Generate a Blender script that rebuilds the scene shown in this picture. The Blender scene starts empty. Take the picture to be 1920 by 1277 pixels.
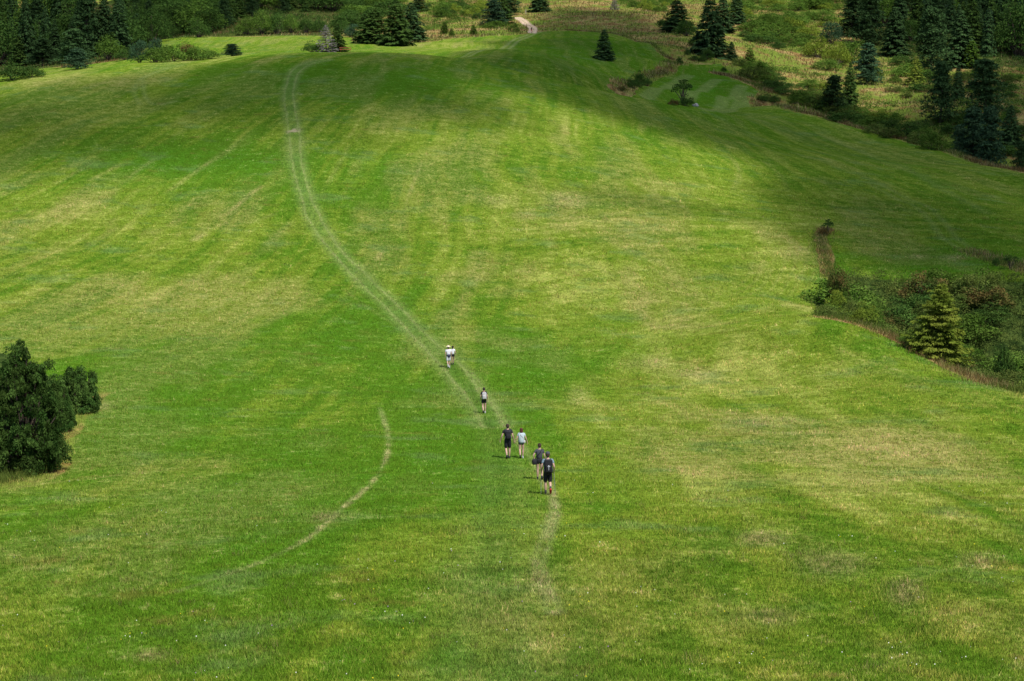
import bpy, math, random, time
import numpy as np
from mathutils import Vector, Matrix
T0 = time.time()
rng = np.random.default_rng(7)
random.seed(7)
SC = bpy.context.scene
COL = SC.collection

# ------------------------------------------------------------------ camera
F = 3733.0                 # focal length in pixels of a 1920 wide picture
CX, CY = 960.0, 638.5
PITCH = math.atan(658.5 / F)
cp, sp = math.cos(PITCH), math.sin(PITCH)

def ray(u, v):
    """direction (y component = 1) in the world of a photo pixel"""
    a = (np.asarray(u, float) - CX) / F
    b = -(np.asarray(v, float) - CY) / F
    x = a; y = cp + b * sp; z = -sp + b * cp
    return x / y, z / y

def P(u, v, d):
    """point at forward distance d seen at pixel u, v"""
    x, z = ray(u, v)
    return x * d, np.asarray(d, float), z * d

def project(x, y, z):
    dep = y * cp - z * sp
    b = (y * sp + z * cp) / dep
    a = x / dep
    return CX + a * F, CY - b * F

# ------------------------------------------------------------------ terrain
vis = []     # (u, v, d) of seen ground
def row(v, lst):
    for u, d in lst: vis.append((u, v, d))
row(1277, [(-300,52.5),(0,52),(480,51),(960,51),(1440,50.5),(1920,50),(2300,50)])
row(1100, [(-300,66),(0,65),(480,64.5),(960,64),(1440,64),(1920,63.5),(2300,64)])
row(928,  [(-350,88),(120,87),(480,87),(960,86),(1440,87),(1920,88),(2300,90)])
row(860,  [(200,101),(480,101),(960,102),(1440,103),(1920,105)])
row(776,  [(200,121),(480,123),(960,126),(1300,126),(1600,124),(1850,124)])
row(690,  [(-300,142),(60,143),(480,148),(850,151),(1200,152),(1600,147)])
row(600,  [(-300,170),(0,171),(480,175),(960,180),(1300,181),(1530,178)])
row(500,  [(-300,197),(0,198),(480,201),(960,206),(1300,209),(1540,213)])
row(400,  [(-300,223),(0,225),(480,228),(960,233),(1300,241),(1550,254),(1900,262)])
row(300,  [(-300,250),(0,252),(480,256),(960,262),(1300,282),(1550,312)])
row(250,  [(0,268),(480,270),(960,279),(1200,297)])
row(200,  [(-100,287),(0,284),(250,285),(480,288),(760,291),(960,300)])
row(150,  [(250,306),(400,309),(600,309),(800,314),(940,330)])
vis += [(1920,480,226),(1700,480,222),(1640,430,240),(1600,520,209),(1750,530,205),(1900,547,200)]
vis += [(1640,621,170),(1760,681,152),(1850,717,143),(1920,737,139)]
# crest, left to right
vis += [(-300,196,290),(0,157,303),(120,138,315),(240,120,326),(340,112,333),(430,105,339),(540,99,345),(640,98,348),(720,101,348),(800,106,350)]
# saddle and the field in front of the brown hill
vis += [(880,112,365),(1000,150,340),(900,98,425),(960,82,510),(1000,64,590),(1000,100,440),(1060,60,610),
        (1133,66,590),(1100,110,480),(1180,75,575),(1240,95,530),(1260,120,500),(1180,160,455),(1060,135,400),(1150,140,465)]
# right shoulder of the hill
vis += [(1080,160,350),(1200,186,352),(1310,204,352),(1414,226,362),(1450,250,345),(1600,262,360),(1750,300,335),(1900,335,305),(2100,390,290)]
# small fields
vis += [(1290,122,520),(1350,122,520),(1280,150,475),(1350,180,440),(1420,168,470),(1400,204,420),(1340,200,425)]
# far edge of the right meadow
vis += [(1500,208,415),(1600,237,395),(1700,263,368),(1800,290,345),(1920,320,318),(2100,362,300)]
# brown hill and beyond
vis += [(1030,40,650),(1100,30,650),(1200,40,640),(1060,10,720),(1150,3,730),(1250,30,670),(940,30,690),(850,40,660),(760,60,610),(850,70,560),(900,72,540),
        (700,84,520),(760,92,470),(850,80,520)]
# ravine far side
vis += [(1350,80,590),(1450,130,560),(1450,80,620),(1450,30,690),(1550,190,500),(1550,130,570),(1550,60,650),(1650,200,470),(1680,170,510),(1650,110,590),
        (1740,235,440),(1800,180,500),(1750,60,650),(1850,110,580),(1900,200,460),(1850,300,395),(1900,290,400),(1910,40,660),(2050,150,560),(2100,300,400)]
vis += [(u, 0, d) for u, d in ((1300,770),(1450,750),(1600,740),(1750,740),(1920,730),(2100,720))]
# far left fields and slopes
vis += [(60,132,500),(150,140,430),(240,114,520),(200,130,470),(340,70,590),(450,68,600),(560,66,600),(640,66,600),(440,95,470),(560,88,490),(640,84,500),
        (340,92,480),(450,30,690),(560,30,690),(640,40,670),(700,50,640),(450,2,760),(600,2,760),(760,2,750),(240,85,620),(100,110,600),(0,130,560),(-100,140,540)]
pts = [P(u, v, d) for u, v, d in vis]
# ground the photo does not show: under the camera, behind crests, far away
hid = [(0,0,-3),(0,25,-10.6),(-25,20,-9.5),(25,20,-9.5),(-60,0,-6),(60,0,-6),(0,-60,4),(-120,-60,2),(120,-60,2),(-150,60,-18),(150,60,-18),(-200,0,-10),(200,0,-10),
       (-220,150,-24),(220,150,-36),(-350,300,-28),(-350,100,-18),(350,200,-46),(350,350,-45),(0,-300,20),(-400,-200,5),(400,-200,0)]
hid += [P(u, 0, 1)[0:1] for u in ()]
def hidp(u, d, z):
    x, _ = ray(u, 300.0); hid.append((float(x) * d, d, z))
for u, d, z in [(-300,350,-22),(0,375,-20),(120,385,-20),(240,395,-19.5),(340,405,-18),(430,410,-17.5),(540,415,-17),(640,420,-16.5),(720,410,-15.5),(800,420,-15)]: hidp(u, d, z)
for u, d, z in [(1100,385,-21),(1200,395,-24.5),(1310,388,-25)]: hidp(u, d, z)
for u, d, z in [(1640,189,-32.6),(1760,178,-34.5),(1850,170,-35.5),(1920,166,-36.2),(2100,158,-38),(1580,186,-30.6)]: hidp(u, d, z)
for u, d, z in [(1500,450,-31),(1600,430,-33),(1700,405,-34),(1800,385,-35),(1920,360,-36),(2100,340,-38)]: hidp(u, d, z)
for u, d, z in [(-200,700,-18),(0,700,-13),(100,700,-12),(240,720,-8),(0,900,-20),(100,900,-18),(300,900,2),(600,900,14),(900,900,16),(1200,900,16),(1500,900,30),(1800,900,38),(2200,900,40),
                (0,1300,-40),(600,1300,10),(1200,1300,30),(1900,1300,60)]: hidp(u, d, z)
pts += hid
pts = np.array(pts, float)
CPX, CPY = pts[:,0], pts[:,1]
def kern(dx, dy): return np.sqrt(dx*dx + dy*dy + 14.0**2)
n = len(pts)
A = np.zeros((n+3, n+3))
A[:n,:n] = kern(CPX[:,None]-CPX[None], CPY[:,None]-CPY[None])
A[:n,:n] += np.eye(n) * 0.02 * -1
A[:n,n] = 1; A[:n,n+1] = CPX/100; A[:n,n+2] = CPY/100
A[n:,:n] = A[:n,n:].T
W = np.linalg.solve(A, np.concatenate([pts[:,2], np.zeros(3)]))

def H(x, y):
    x = np.atleast_1d(np.asarray(x, float)); y = np.atleast_1d(np.asarray(y, float))
    sh = x.shape; x = x.ravel(); y = y.ravel()
    out = np.empty_like(x)
    for i in range(0, len(x), 60000):
        a = x[i:i+60000]; b = y[i:i+60000]
        z = kern(a[:,None]-CPX[None], b[:,None]-CPY[None]) @ W[:n] + W[n] + W[n+1]*a/100 + W[n+2]*b/100
        r = np.hypot(a, b)
        z = z + 0.10*np.sin(a/5.1+b/9.3+1)*np.cos(b/6.7-a/13.) + 0.16*np.sin(a/11.3-b/15.7)*np.sin(b/12.9+a/31.+2)
        z = z + np.clip((r-420)/200,0,1)*(0.7*np.sin(a/17.3+b/41.)*np.sin(b/23.1-a/37.) )
        far = np.clip((r-1300)/900, 0, 1)
        out[i:i+60000] = z*(1-far) + 20*far
    return out.reshape(sh)
def h1(x, y): return float(H([x], [y])[0])

# coarse grid for ray marching
GX0, GY0, GS = -420.0, 20.0, 2.5
gx = np.arange(GX0, 480, GS); gy = np.arange(GY0, 1050, GS)
GH = H(*np.meshgrid(gx, gy, indexing='ij'))
def Hg(x, y):
    fx = np.clip((x-GX0)/GS, 0, len(gx)-1.001); fy = np.clip((y-GY0)/GS, 0, len(gy)-1.001)
    i = fx.astype(int); j = fy.astype(int); a = fx-i; b = fy-j
    return GH[i,j]*(1-a)*(1-b)+GH[i+1,j]*a*(1-b)+GH[i,j+1]*(1-a)*b+GH[i+1,j+1]*a*b
DS = np.geomspace(30, 1040, 900)
def cast(u, v, dmin=0.0):
    """pixels -> ground points (first hit beyond dmin)"""
    u = np.atleast_1d(np.asarray(u, float)); v = np.atleast_1d(np.asarray(v, float))
    out = np.full((len(u), 3), np.nan)
    for i in range(0, len(u), 4000):
        ax, az = ray(u[i:i+4000], v[i:i+4000])
        D = DS[None]; X = ax[:,None]*D; Z = az[:,None]*D
        below = (Z < Hg(X, np.broadcast_to(D, X.shape))) & (D > dmin)
        k = np.where(below.any(1), below.argmax(1), len(DS)-1); k = np.maximum(k, 1)
        m = np.arange(len(ax))
        z0 = (Z - Hg(X, np.broadcast_to(D, X.shape)))
        a0 = z0[m,k-1]; a1 = z0[m,k]; t = np.clip(a0/(a0-a1+1e-9), 0, 1)
        d = DS[k-1] + (DS[k]-DS[k-1])*t
        out[i:i+4000] = np.stack([ax*d, d, az*d], 1)
    return out
def castfast(u, v, u0, u1, v0, v1, st=9.0):
    """many ground points of the open near slope, from a coarse table of casts"""
    us = np.arange(u0-st, u1+2*st, st); vs = np.arange(v0-st, v1+2*st, st)
    A_, B_ = np.meshgrid(us, vs, indexing='ij'); D_ = cast(A_.ravel(), B_.ravel())[:,1].reshape(A_.shape)
    fx = (u-us[0])/st; fy = (v-vs[0])/st; i = fx.astype(int); j = fy.astype(int); a = fx-i; b = fy-j
    d = D_[i,j]*(1-a)*(1-b)+D_[i+1,j]*a*(1-b)+D_[i,j+1]*(1-a)*b+D_[i+1,j+1]*a*b
    ax, az = ray(u, v)
    return np.stack([ax*d, d, az*d], 1)
def ground(u, v, d=None):
    """ground point under pixel (u,v), or at distance d on the column u"""
    if d is None:
        p = cast([u], [v])[0]; x, y = p[0], p[1]
    else:
        x = float(ray(u, v)[0])*d; y = d
    return x, y, h1(x, y)
def worldline(px):
    """pixel polyline -> world xy polyline; entries (u,v) or (u,v,d)"""
    res = []
    for q in px:
        g = ground(*q); res.append((g[0], g[1]))
    return np.array(res)
def spline(p, k=6):
    p = np.array(p, float); out = []
    for i in range(len(p)-1):
        p0 = p[max(i-1,0)]; p1 = p[i]; p2 = p[i+1]; p3 = p[min(i+2,len(p)-1)]
        for t in np.linspace(0, 1, k, endpoint=False):
            out.append(0.5*((2*p1)+(-p0+p2)*t+(2*p0-5*p1+4*p2-p3)*t*t+(-p0+3*p1-3*p2+p3)*t**3))
    out.append(p[-1]); return np.array(out)
def linedist(x, y, L, maxd):
    """distance and signed side of points to polyline"""
    best = np.full(x.shape, 1e9); side = np.zeros(x.shape); tt = np.zeros(x.shape)
    box = (x > L[:,0].min()-maxd) & (x < L[:,0].max()+maxd) & (y > L[:,1].min()-maxd) & (y < L[:,1].max()+maxd)
    idx = np.nonzero(box)[0]; X = x[idx]; Y = y[idx]; b = best[idx]; s = side[idx]; q = tt[idx]
    for i in range(len(L)-1):
        ax, ay = L[i]; dx, dy = L[i+1]-L[i]; l2 = dx*dx+dy*dy+1e-9
        t = np.clip(((X-ax)*dx+(Y-ay)*dy)/l2, 0, 1)
        ex = X-ax-t*dx; ey = Y-ay-t*dy; d = np.hypot(ex, ey); m = d < b
        b[m] = d[m]; s[m] = np.sign(dx*ey-dy*ex)[m]; q[m] = (i+t[m])/(len(L)-1)
    best[idx] = b; side[idx] = s; tt[idx] = q
    return best, side, tt
def inside(x, y, L):
    c = np.zeros(x.shape, bool); m = len(L); j = m-1
    for i in range(m):
        xi, yi = L[i]; xj, yj = L[j]
        c ^= ((yi > y) != (yj > y)) & (x < (xj-xi)*(y-yi)/(yj-yi+1e-12)+xi)
        j = i
    return c
def vnoise(x, y, s, seed=0):
    """cheap value noise, 0..1"""
    r = np.random.default_rng(seed); t = r.random((256, 256))
    fx = x/s+1000.3; fy = y/s+1000.7; i = np.floor(fx).astype(int); j = np.floor(fy).astype(int); a = fx-i; b = fy-j
    a = a*a*(3-2*a); b = b*b*(3-2*b); i &= 255; j &= 255; i1 = (i+1)&255; j1 = (j+1)&255
    return t[i,j]*(1-a)*(1-b)+t[i1,j]*a*(1-b)+t[i,j1]*(1-a)*b+t[i1,j1]*a*b
def fbm(x, y, s, seed=0):
    return (vnoise(x,y,s,seed)*0.5+vnoise(x,y,s/2.1,seed+1)*0.28+vnoise(x,y,s/4.3,seed+2)*0.22)
def sstep(a, b, x):
    t = np.clip((x-a)/(b-a), 0, 1); return t*t*(3-2*t)

# ------------------------------------------------------------------ helpers
def mesh_from(name, V, faces_flat, nper, uvs=None):
    """V (n,3), faces_flat int array, nper verts per face"""
    me = bpy.data.meshes.new(name)
    V = np.asarray(V, np.float32); ff = np.asarray(faces_flat, np.int32).ravel(); nf = len(ff)//nper
    me.vertices.add(len(V)); me.vertices.foreach_set('co', V.ravel())
    me.loops.add(len(ff)); me.loops.foreach_set('vertex_index', ff)
    me.polygons.add(nf); me.polygons.foreach_set('loop_start', np.arange(0, nf*nper, nper, dtype=np.int32))
    me.polygons.foreach_set('loop_total', np.full(nf, nper, np.int32))
    me.update(calc_edges=True)
    return me
def link(name, me, mat=None, parent=None, smooth=False):
    o = bpy.data.objects.new(name, me); COL.objects.link(o)
    if mat is not None and me is not None: me.materials.append(mat)
    if parent is not None: o.parent = parent
    if smooth: me.polygons.foreach_set('use_smooth', np.ones(len(me.polygons), bool))
    return o
def tag(o, label=None, cat=None, group=None, kind=None):
    if label: o['label'] = label
    if cat: o['category'] = cat
    if group: o['group'] = group
    if kind: o['kind'] = kind
    return o
def colattr(me, name, arr, domain='POINT'):
    a = me.color_attributes.new(name, 'FLOAT_COLOR', domain)
    c = np.ones((len(arr), 4), np.float32); c[:,:arr.shape[1]] = arr
    a.data.foreach_set('color', c.ravel())

class N:
    """tiny node builder"""
    def __init__(s, name):
        s.m = bpy.data.materials.new(name); s.m.use_nodes = True; s.t = s.m.node_tree; s.t.nodes.clear()
    def n(s, typ, props=None, **ins):
        nd = s.t.nodes.new(typ)
        for k, v in (props or {}).items(): setattr(nd, k, v)
        for k, v in ins.items():
            key = int(k[1:]) if k[0] == 'i' and k[1:].isdigit() else k.replace('_', ' ')
            sock = nd.inputs[key]
            if isinstance(v, bpy.types.NodeSocket): s.t.links.new(v, sock)
            else: sock.default_value = v
        return nd
    def mix(s, f, a, b, mode='MIX'):
        nd = s.t.nodes.new('ShaderNodeMix'); nd.data_type = 'RGBA'; nd.blend_type = mode
        for sock, v in ((nd.inputs[0], f), (nd.inputs[6], a), (nd.inputs[7], b)):
            if isinstance(v, bpy.types.NodeSocket): s.t.links.new(v, sock)
            elif isinstance(v, (int, float)): sock.default_value = v
            else: sock.default_value = (*v, 1) if len(v) == 3 else v
        return nd.outputs[2]
    def math(s, op, a, b=0.0, c=None):
        nd = s.t.nodes.new('ShaderNodeMath'); nd.operation = op
        for k, v in enumerate((a, b, c)):
            if v is None: continue
            if isinstance(v, bpy.types.NodeSocket): s.t.links.new(v, nd.inputs[k])
            else: nd.inputs[k].default_value = v
        return nd.outputs[0]
    def ramp(s, x, lo, hi):
        nd = s.n('ShaderNodeMapRange', {'interpolation_type': 'SMOOTHSTEP'}, i0=x, i1=lo, i2=hi)
        return nd.outputs[0]
    def noise(s, vec, scale, detail=3.0, rough=0.55, dist=0.0):
        return s.n('ShaderNodeTexNoise', None, Vector=vec, Scale=scale, Detail=detail, Roughness=rough, Distortion=dist).outputs[0]
    def out(s, shader):
        o = s.t.nodes.new('ShaderNodeOutputMaterial'); s.t.links.new(shader, o.inputs[0]); return s.m
# ------------------------------------------------------------------ sun direction
EL = math.radians(57)
_hx, _hy = -0.58, 0.81
_hl = math.hypot(_hx, _hy); _hx /= _hl; _hy /= _hl
SUN_DIR = (_hx*math.cos(EL), _hy*math.cos(EL), -math.sin(EL))     # the way the light travels
SUN_EL = EL; SUN_ROT = math.atan2(-_hx, -_hy)
SUN_STR = 4.5; SKY_STR = 0.11; EXPO = 0.10
# ------------------------------------------------------------------ ground sheet
ang = np.concatenate([np.linspace(-180, -26, 40), np.linspace(-25.4, -17, 24), np.linspace(-16.9, 16.9, 860), np.linspace(17, 25.4, 24), np.linspace(26, 180, 40)[:-1]])
rad = np.concatenate([[3, 10, 20, 30, 38], np.geomspace(44, 900, 860), np.geomspace(920, 9000, 40)])
AA, RR = np.meshgrid(np.radians(ang), rad, indexing='ij')
GXv = (np.sin(AA)*RR).ravel(); GYv = (np.cos(AA)*RR).ravel()
GZv = H(GXv, GYv)
na, nr = len(ang), len(rad)
ii, jj = np.meshgrid(np.arange(na), np.arange(nr-1), indexing='ij')
i2 = (ii+1) % na
quads = np.stack([ii*nr+jj, ii*nr+jj+1, i2*nr+jj+1, i2*nr+jj], -1).reshape(-1, 4)
V = np.stack([GXv, GYv, GZv], 1)
print('terrain', len(V), round(time.time()-T0, 1))
# ------------------------------------------------------------------ what grows where (world positions of everything seen on the ground)
def WL(px, k=5): return spline(worldline(px), k)
tr_main = WL([(612,112),(575,120),(553,135),(546,155),(541,180),(546,215),(552,250),(556,300),(568,350),(585,400),(608,440),(640,482),(690,532),(740,580),(790,632),(822,662),(862,705),(900,755),(925,800)])
tr_left = WL([(925,800),(942,860),(946,920),(940,1000),(925,1080),(930,1180),(930,1290)])
tr_right = WL([(880,700),(912,740),(945,790),(985,845),(1022,900),(1040,950),(1028,1000),(1010,1060),(1022,1100),(1040,1150)])
tr_dark = WL([(830,668),(856,700),(885,738),(908,778),(925,812)])
tr_side = WL([(712,765),(726,810),(724,860),(692,910),(640,955),(585,1005),(520,1040),(450,1070),(330,1110)])
tr_top = WL([(998,63,592),(975,74,545),(935,88,465),(880,103,420),(820,108,385),(760,106,358)], 4)
tr_brown = WL([(1003,62,595),(1030,42),(1065,14)])
dirt = WL([(970,33),(985,43),(999,53),(997,62)])
tr_loopa = WL([(345,122),(300,132),(262,150),(252,175),(262,195)])
tr_loopb = WL([(268,150),(272,180),(290,196),(330,190)])
tr_r1 = WL([(1640,345),(1690,372),(1730,388),(1760,418),(1782,448),(1850,482)])
tr_r2 = WL([(1400,205,385),(1460,240),(1560,262),(1700,315),(1850,400)])
streaks = [([(790,305),(775,345),(758,388)],.30,.5),([(655,270),(640,300),(600,365)],.35,.4),([(495,347),(460,372),(420,407)],.38,.95),([(384,438),(374,444),(362,452)],.5,.9),([(291,297),(265,315),(238,335)],.35,.8),([(226,308),(195,325),(163,341)],.4,.7),([(398,300),(355,330),(313,363)],.4,.7),([(517,400),(490,410),(464,420)],.4,.6),([(175,303),(140,325),(103,347)],.4,.5),([(551,413),(525,435),(501,460)],.5,.5),([(420,480),(390,510),(375,525)],.5,.4),([(470,240),(430,280),(400,300)],.5,.35),
           ([(1362,285),(1386,320),(1372,362)],.45,.5),([(1430,300),(1465,330),(1478,360)],.45,.3),([(715,470),(708,490)],.4,.8),
           ([(0,918),(100,905),(230,890),(420,868)],.35,.5),([(1620,860),(1760,915),(1960,985)],.3,.4),([(1100,480),(1150,520),(1210,540)],.5,.4),([(1180,470),(1250,500),(1290,540)],.5,.4),
           ([(1380,930),(1440,1020),(1560,1060)],.3,.35),([(1050,340),(1080,380),(1040,440)],.5,.4),([(720,110),(716,150)],.5,.35),([(640,540),(760,620)],.3,.3)]
for k in range(9):        # concentric cutting arcs on the nose of the slope
    q = k*26
    streaks.append(([(1075+q,470+q*.15),(1120+q,520),(1180+q*1.05,548-q*.05),(1260+q*.9,572-q*.1)], .22, .34))
for k in range(7):
    q = k*22
    streaks.append(([(1545-q,440+q*.3),(1530-q,500+q*.2),(1500-q*1.3,560)], .25, .3))
pale = [worldline(q) for q in ([(1290,188),(1316,170),(1344,150)],[(1322,206),(1356,185),(1391,161)],[(1367,210),(1386,195),(1407,177)],[(1212,184),(1250,164),(1290,142)])]
STK = [(WL(a, 3), w_, s_) for a, w_, s_ in streaks]
_near = WL([(-150,70,650),(-80,135,520),(0,128,550),(60,126,540),(150,128,500),(240,112,520),(300,80,590),(340,67,590),(455,64,600),(640,60,600),(662,75,540),(690,84,520),(740,92,490),(790,87,520),
            (850,74,545),(905,67,560),(945,68,570),(985,67,585),(1000,60,600),(1060,57),(1130,62),(1180,72),(1230,90),(1262,113),(1256,125)], 3)
f_small = worldline([(1190,165),(1262,138),(1290,121),(1350,121),(1372,140),(1420,164),(1416,185),(1395,215),(1320,210),(1200,190)])
_right = WL([(1500,206),(1560,222),(1600,236),(1700,264),(1800,291),(1920,321),(2150,385)], 3)
f_main = np.array(list(_near)+[(f_small[1][0], f_small[1][1]),(f_small[5][0]+1,f_small[5][1]),(f_small[6][0],f_small[6][1])]+list(_right)+[(420,60),(420,-600),(-500,-600),(-420,300),(-260,560)])
strip_l = WL([(1160,172),(1205,150),(1250,132),(1268,118)])           # weedy bank between the two hill fields
strip_r = WL([(1352,140),(1372,144),(1420,160),(1440,172)])
strip_r2 = WL([(1418,188),(1480,203),(1560,224),(1640,248),(1720,270),(1800,292),(1920,322),(2100,372)])
strip_t = WL([(1060,56),(1130,61),(1180,71),(1230,89),(1262,112)])
strip_m = WL([(1548,428),(1540,455),(1548,490),(1556,520)])
gul = worldline([(1556,515),(1625,520),(1720,524),(1840,540,203),(2100,548),(2150,800),(1920,735),(1850,716),(1760,680),(1640,620),(1535,596),(1570,560)])
gul_dry = WL([(1545,597),(1640,621),(1700,650),(1760,682),(1850,720),(1930,742),(2100,790)])
lgul = worldline([(-200,620),(0,660,150),(70,700),(150,735),(165,755),(120,800),(90,850),(60,900),(0,912),(-200,930)])
lg_dry = WL([(180,738),(140,775),(105,820),(85,860),(60,895),(-20,912)])
wood_l = worldline([(-300,100,540),(-100,135,525),(60,127,530),(240,113,525),(300,84,585),(455,66,604),(640,61,606),(690,20,690),(700,0,780),(640,0,1000),(-400,0,1000)])
wood_r = worldline([(1560,0,900),(1590,50),(1640,100),(1700,114),(1800,128),(1930,128),(2200,150,560),(2300,0,1000)])
r_tip = WL([(1820,470),(1870,488),(1910,500),(1960,520)])
# patches of colour: u, v, radius u, radius v, strength  (greener / yellower)
B_LUSH = [(200,760,330,120,.75),(520,980,330,120,.6),(640,640,170,90,.6),(1000,690,120,60,.75),(850,1100,200,90,.45),(80,1050,240,110,.55),(380,300,260,36,.75),(700,330,160,50,.5),(820,850,110,110,.55),(980,780,90,80,.5),(650,150,260,40,.5),(640,1230,70,40,.5),(700,600,170,120,.5),(760,700,130,90,.6),(230,820,160,90,.8),(560,860,130,60,.6),(700,900,90,60,.6),(250,1180,300,120,.3),(640,330,260,90,.35),(300,330,300,70,.25),(1130,640,120,50,.4),
          (840,1230,60,40,.6),(1560,520,40,60,.8),(1780,500,120,30,.9),(1700,650,90,16,.6),(1850,705,60,12,.6),(1100,100,130,35,.5),(1330,165,90,40,.7),(1150,900,60,120,.3),(1200,820,90,40,.3),(950,640,100,40,.5),
          (1650,900,260,60,.15),(1860,1050,120,60,.5),(560,100,300,12,.0)]
B_YEL = [(1180,600,200,70,.9),(1380,700,220,90,.95),(1650,860,260,80,.9),(1080,540,110,60,.9),(1480,500,130,110,.75),(950,430,220,60,.6),(1250,780,200,80,.7),(1150,440,260,60,.45),(1300,900,200,80,.55),(120,400,280,60,.65),(330,430,330,50,.6),(380,560,330,60,.55),(860,540,100,90,.6),(1130,1120,200,120,.3),(1750,1000,200,60,.4),(1120,510,90,60,.75),(1240,680,160,70,.8),(1330,560,150,80,.5),(1000,390,110,60,.6),(1300,360,160,60,.5),(1420,760,240,110,.65),(1600,820,260,80,.5),(1100,720,90,60,.5),(1500,1090,260,120,.55),(1250,950,120,90,.4),
         (1500,560,60,60,.6),(200,420,260,90,.35),(430,480,280,80,.35),(850,560,180,60,.5),(700,1010,160,60,.25),(1000,1000,80,90,.35),(500,110,300,8,.5),(800,260,180,60,.4),(1040,230,120,40,.5),(150,150,160,14,.8),(100,610,200,50,.2),
         (560,1230,160,50,.35),(330,880,230,14,.35),(1010,1170,120,70,.4),(430,112,200,9,.6),(820,84,100,10,.8),(500,76,180,12,.4),(1700,1180,160,60,.3)]
B_DRY = [(1060,375,45,14,.5),(930,375,30,14,.3),(1430,1010,40,14,.55),(1560,1060,60,22,.45),(1700,1110,30,22,.45),(1220,680,50,12,.4),(1300,700,50,10,.4),(610,970,30,14,.3),(1450,1160,40,16,.35),(280,1230,40,10,.4),(1840,1050,40,14,.3),(1010,1090,16,22,.45),
         (985,405,30,6,.35),(1085,745,20,16,.35),(180,760,26,10,.5),(120,825,20,8,.4),(1790,483,22,6,.5),(1720,482,16,4,.4),(1450,790,60,14,.3)]
def masks(x, y, z):
    x = x.astype(float); y = y.astype(float)
    u, v = project(x, y, z)
    ok = (y > 20)
    def blobs(L):
        r = np.zeros(x.shape)
        for bu, bv, ru, rv, s in L:
            r = np.maximum(r, s*np.exp(-(((u-bu)/ru)**2+((v-bv)/rv)**2)))*1.0
        return np.where(ok, r, 0)
    nz = fbm(x, y, 9, 11); nz2 = fbm(x, y, 2.2, 21); nz3 = .5*nz2+.5*fbm(x, y, .8, 23)
    acr = (x-4+6*(fbm(x, y, 60, 3)-.5))/(560-np.clip(y, 0, 480))*330; yy_ = y*.035
    rows = vnoise(acr/3.1, yy_, 1, 301)*.26+vnoise(acr/1.35+9, yy_*1.4, 1, 303)*.28+vnoise(acr/.62+5, yy_*2.2, 1, 305)*.30+fbm(x, y, 1.6, 307)*.16
    acr2 = np.hypot(x-60, y-150); rows2 = vnoise(acr2/2.6, np.arctan2(y-150, x-60)*3, 1, 311)*.45+vnoise(acr2/1.1, np.arctan2(y-150, x-60)*5, 1, 313)*.35+fbm(x, y, 1.2, 317)*.2
    wr_ = sstep(-6, 8, x)*sstep(120, 160, y)*sstep(300, 240, y)*.75; rows = rows*(1-wr_)+rows2*wr_
    oliv = fbm(acr, y*.22, 5.5, 321)
    lush = blobs(B_LUSH)*(.5+nz); yel = blobs(B_YEL)*(.4+1.2*fbm(x*1.8, y*.5, 5, 5)); dry = blobs(B_DRY)*(.3+1.4*nz2)
    track = np.zeros(x.shape); soil = np.zeros(x.shape); wear = np.zeros(x.shape)
    def rut(L, off, w_, s):
        nonlocal track
        d, sd, t = linedist(x, y, L, off+3)
        track = np.maximum(track, s*np.exp(-((d-off+.5*(nz-.5))/w_)**2)*np.clip(.1+1.7*nz3, 0, 1.3))
    rut(tr_main, .66, .17, .85)
    rut(tr_main, .9, .45, .28)
    d, sd, t = linedist(x, y, tr_main, 5); wear = np.maximum(wear, np.exp(-(d/1.5)**2)*.5)
    s1 = .7*np.exp(-((x-ground(550,246)[0])/.7)**2-((y-ground(550,246)[1])/1.6)**2); s2 = np.exp(-((x-ground(551,176)[0])/2.2)**2-((y-ground(551,176)[1])/.8)**2)
    soil = np.maximum(soil, (s1+.35*s2)*sstep(.45,.6,nz2))
    d, sd, t = linedist(x, y, tr_left, 4); wear = np.maximum(wear, np.exp(-(d/(1.1+1.5*t))**2)*.48*(.5+.8*nz2)); dk = np.exp(-(d/.6)**2)*.75*(1-.5*t)*(.5+.8*nz2); d2, _, t2 = linedist(x, y, tr_dark, 3); dk = np.maximum(dk, np.exp(-(d2/.55)**2)*.8*(.5+.8*nz2)); wear *= (1-.8*dk)
    rut(tr_right, .1, .18, .6); rut(tr_side, 0, .14, .4)
    for L in pale: d, sd, t = linedist(x, y, L, 8); track = np.maximum(track, .6*np.exp(-(d/1.6)**6)*(.6+.5*nz2))
    rut(tr_loopa, 0, .45, .4); rut(tr_loopb, 0, .45, .4); rut(tr_r1, .9, .5, .3); rut(tr_top, .8, .5, 1.0); rut(tr_brown, .8, .55, .95); rut(tr_r2, 0, 1.0, .25)
    d, sd, t = linedist(x, y, tr_right, 3); dry = np.maximum(dry, np.exp(-((d+.2*(nz2-.5))/.20)**2)*.75*sstep(.42,.60,nz3)*sstep(.35,.55,t))
    d, sd, t = linedist(x, y, tr_side, 3); dry = np.maximum(dry, np.exp(-((d+.25*(nz2-.5))/.17)**2)*.9*sstep(.42,.60,nz3)*sstep(0,.12,t)*sstep(1,.6,t))
    d, sd, t = linedist(x, y, dirt, 5); soil = np.maximum(soil, np.maximum(np.exp(-((d-.72)/.62)**4), .35*np.exp(-(d/1.2)**4)))
    for L, w_, s in STK:
        d, sd, t = linedist(x, y, L, 3*w_+1); e = s*np.exp(-(d/w_)**2)*(.3+1.2*nz2)*np.sin(np.clip(t,0,1)*math.pi)**.4
        yel = np.maximum(yel, e*.9); dry = np.maximum(dry, e*.38)
    # rough hillside beyond the mown fields
    wx = x+(fbm(x, y, 12, 31)-.5)*2.2; wy = y+(fbm(x, y, 12, 33)-.5)*3.0
    rough = ((~inside(wx, wy, f_main)) & (~inside(wx, wy, f_small)) & (y > 300)).astype(float)
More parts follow.
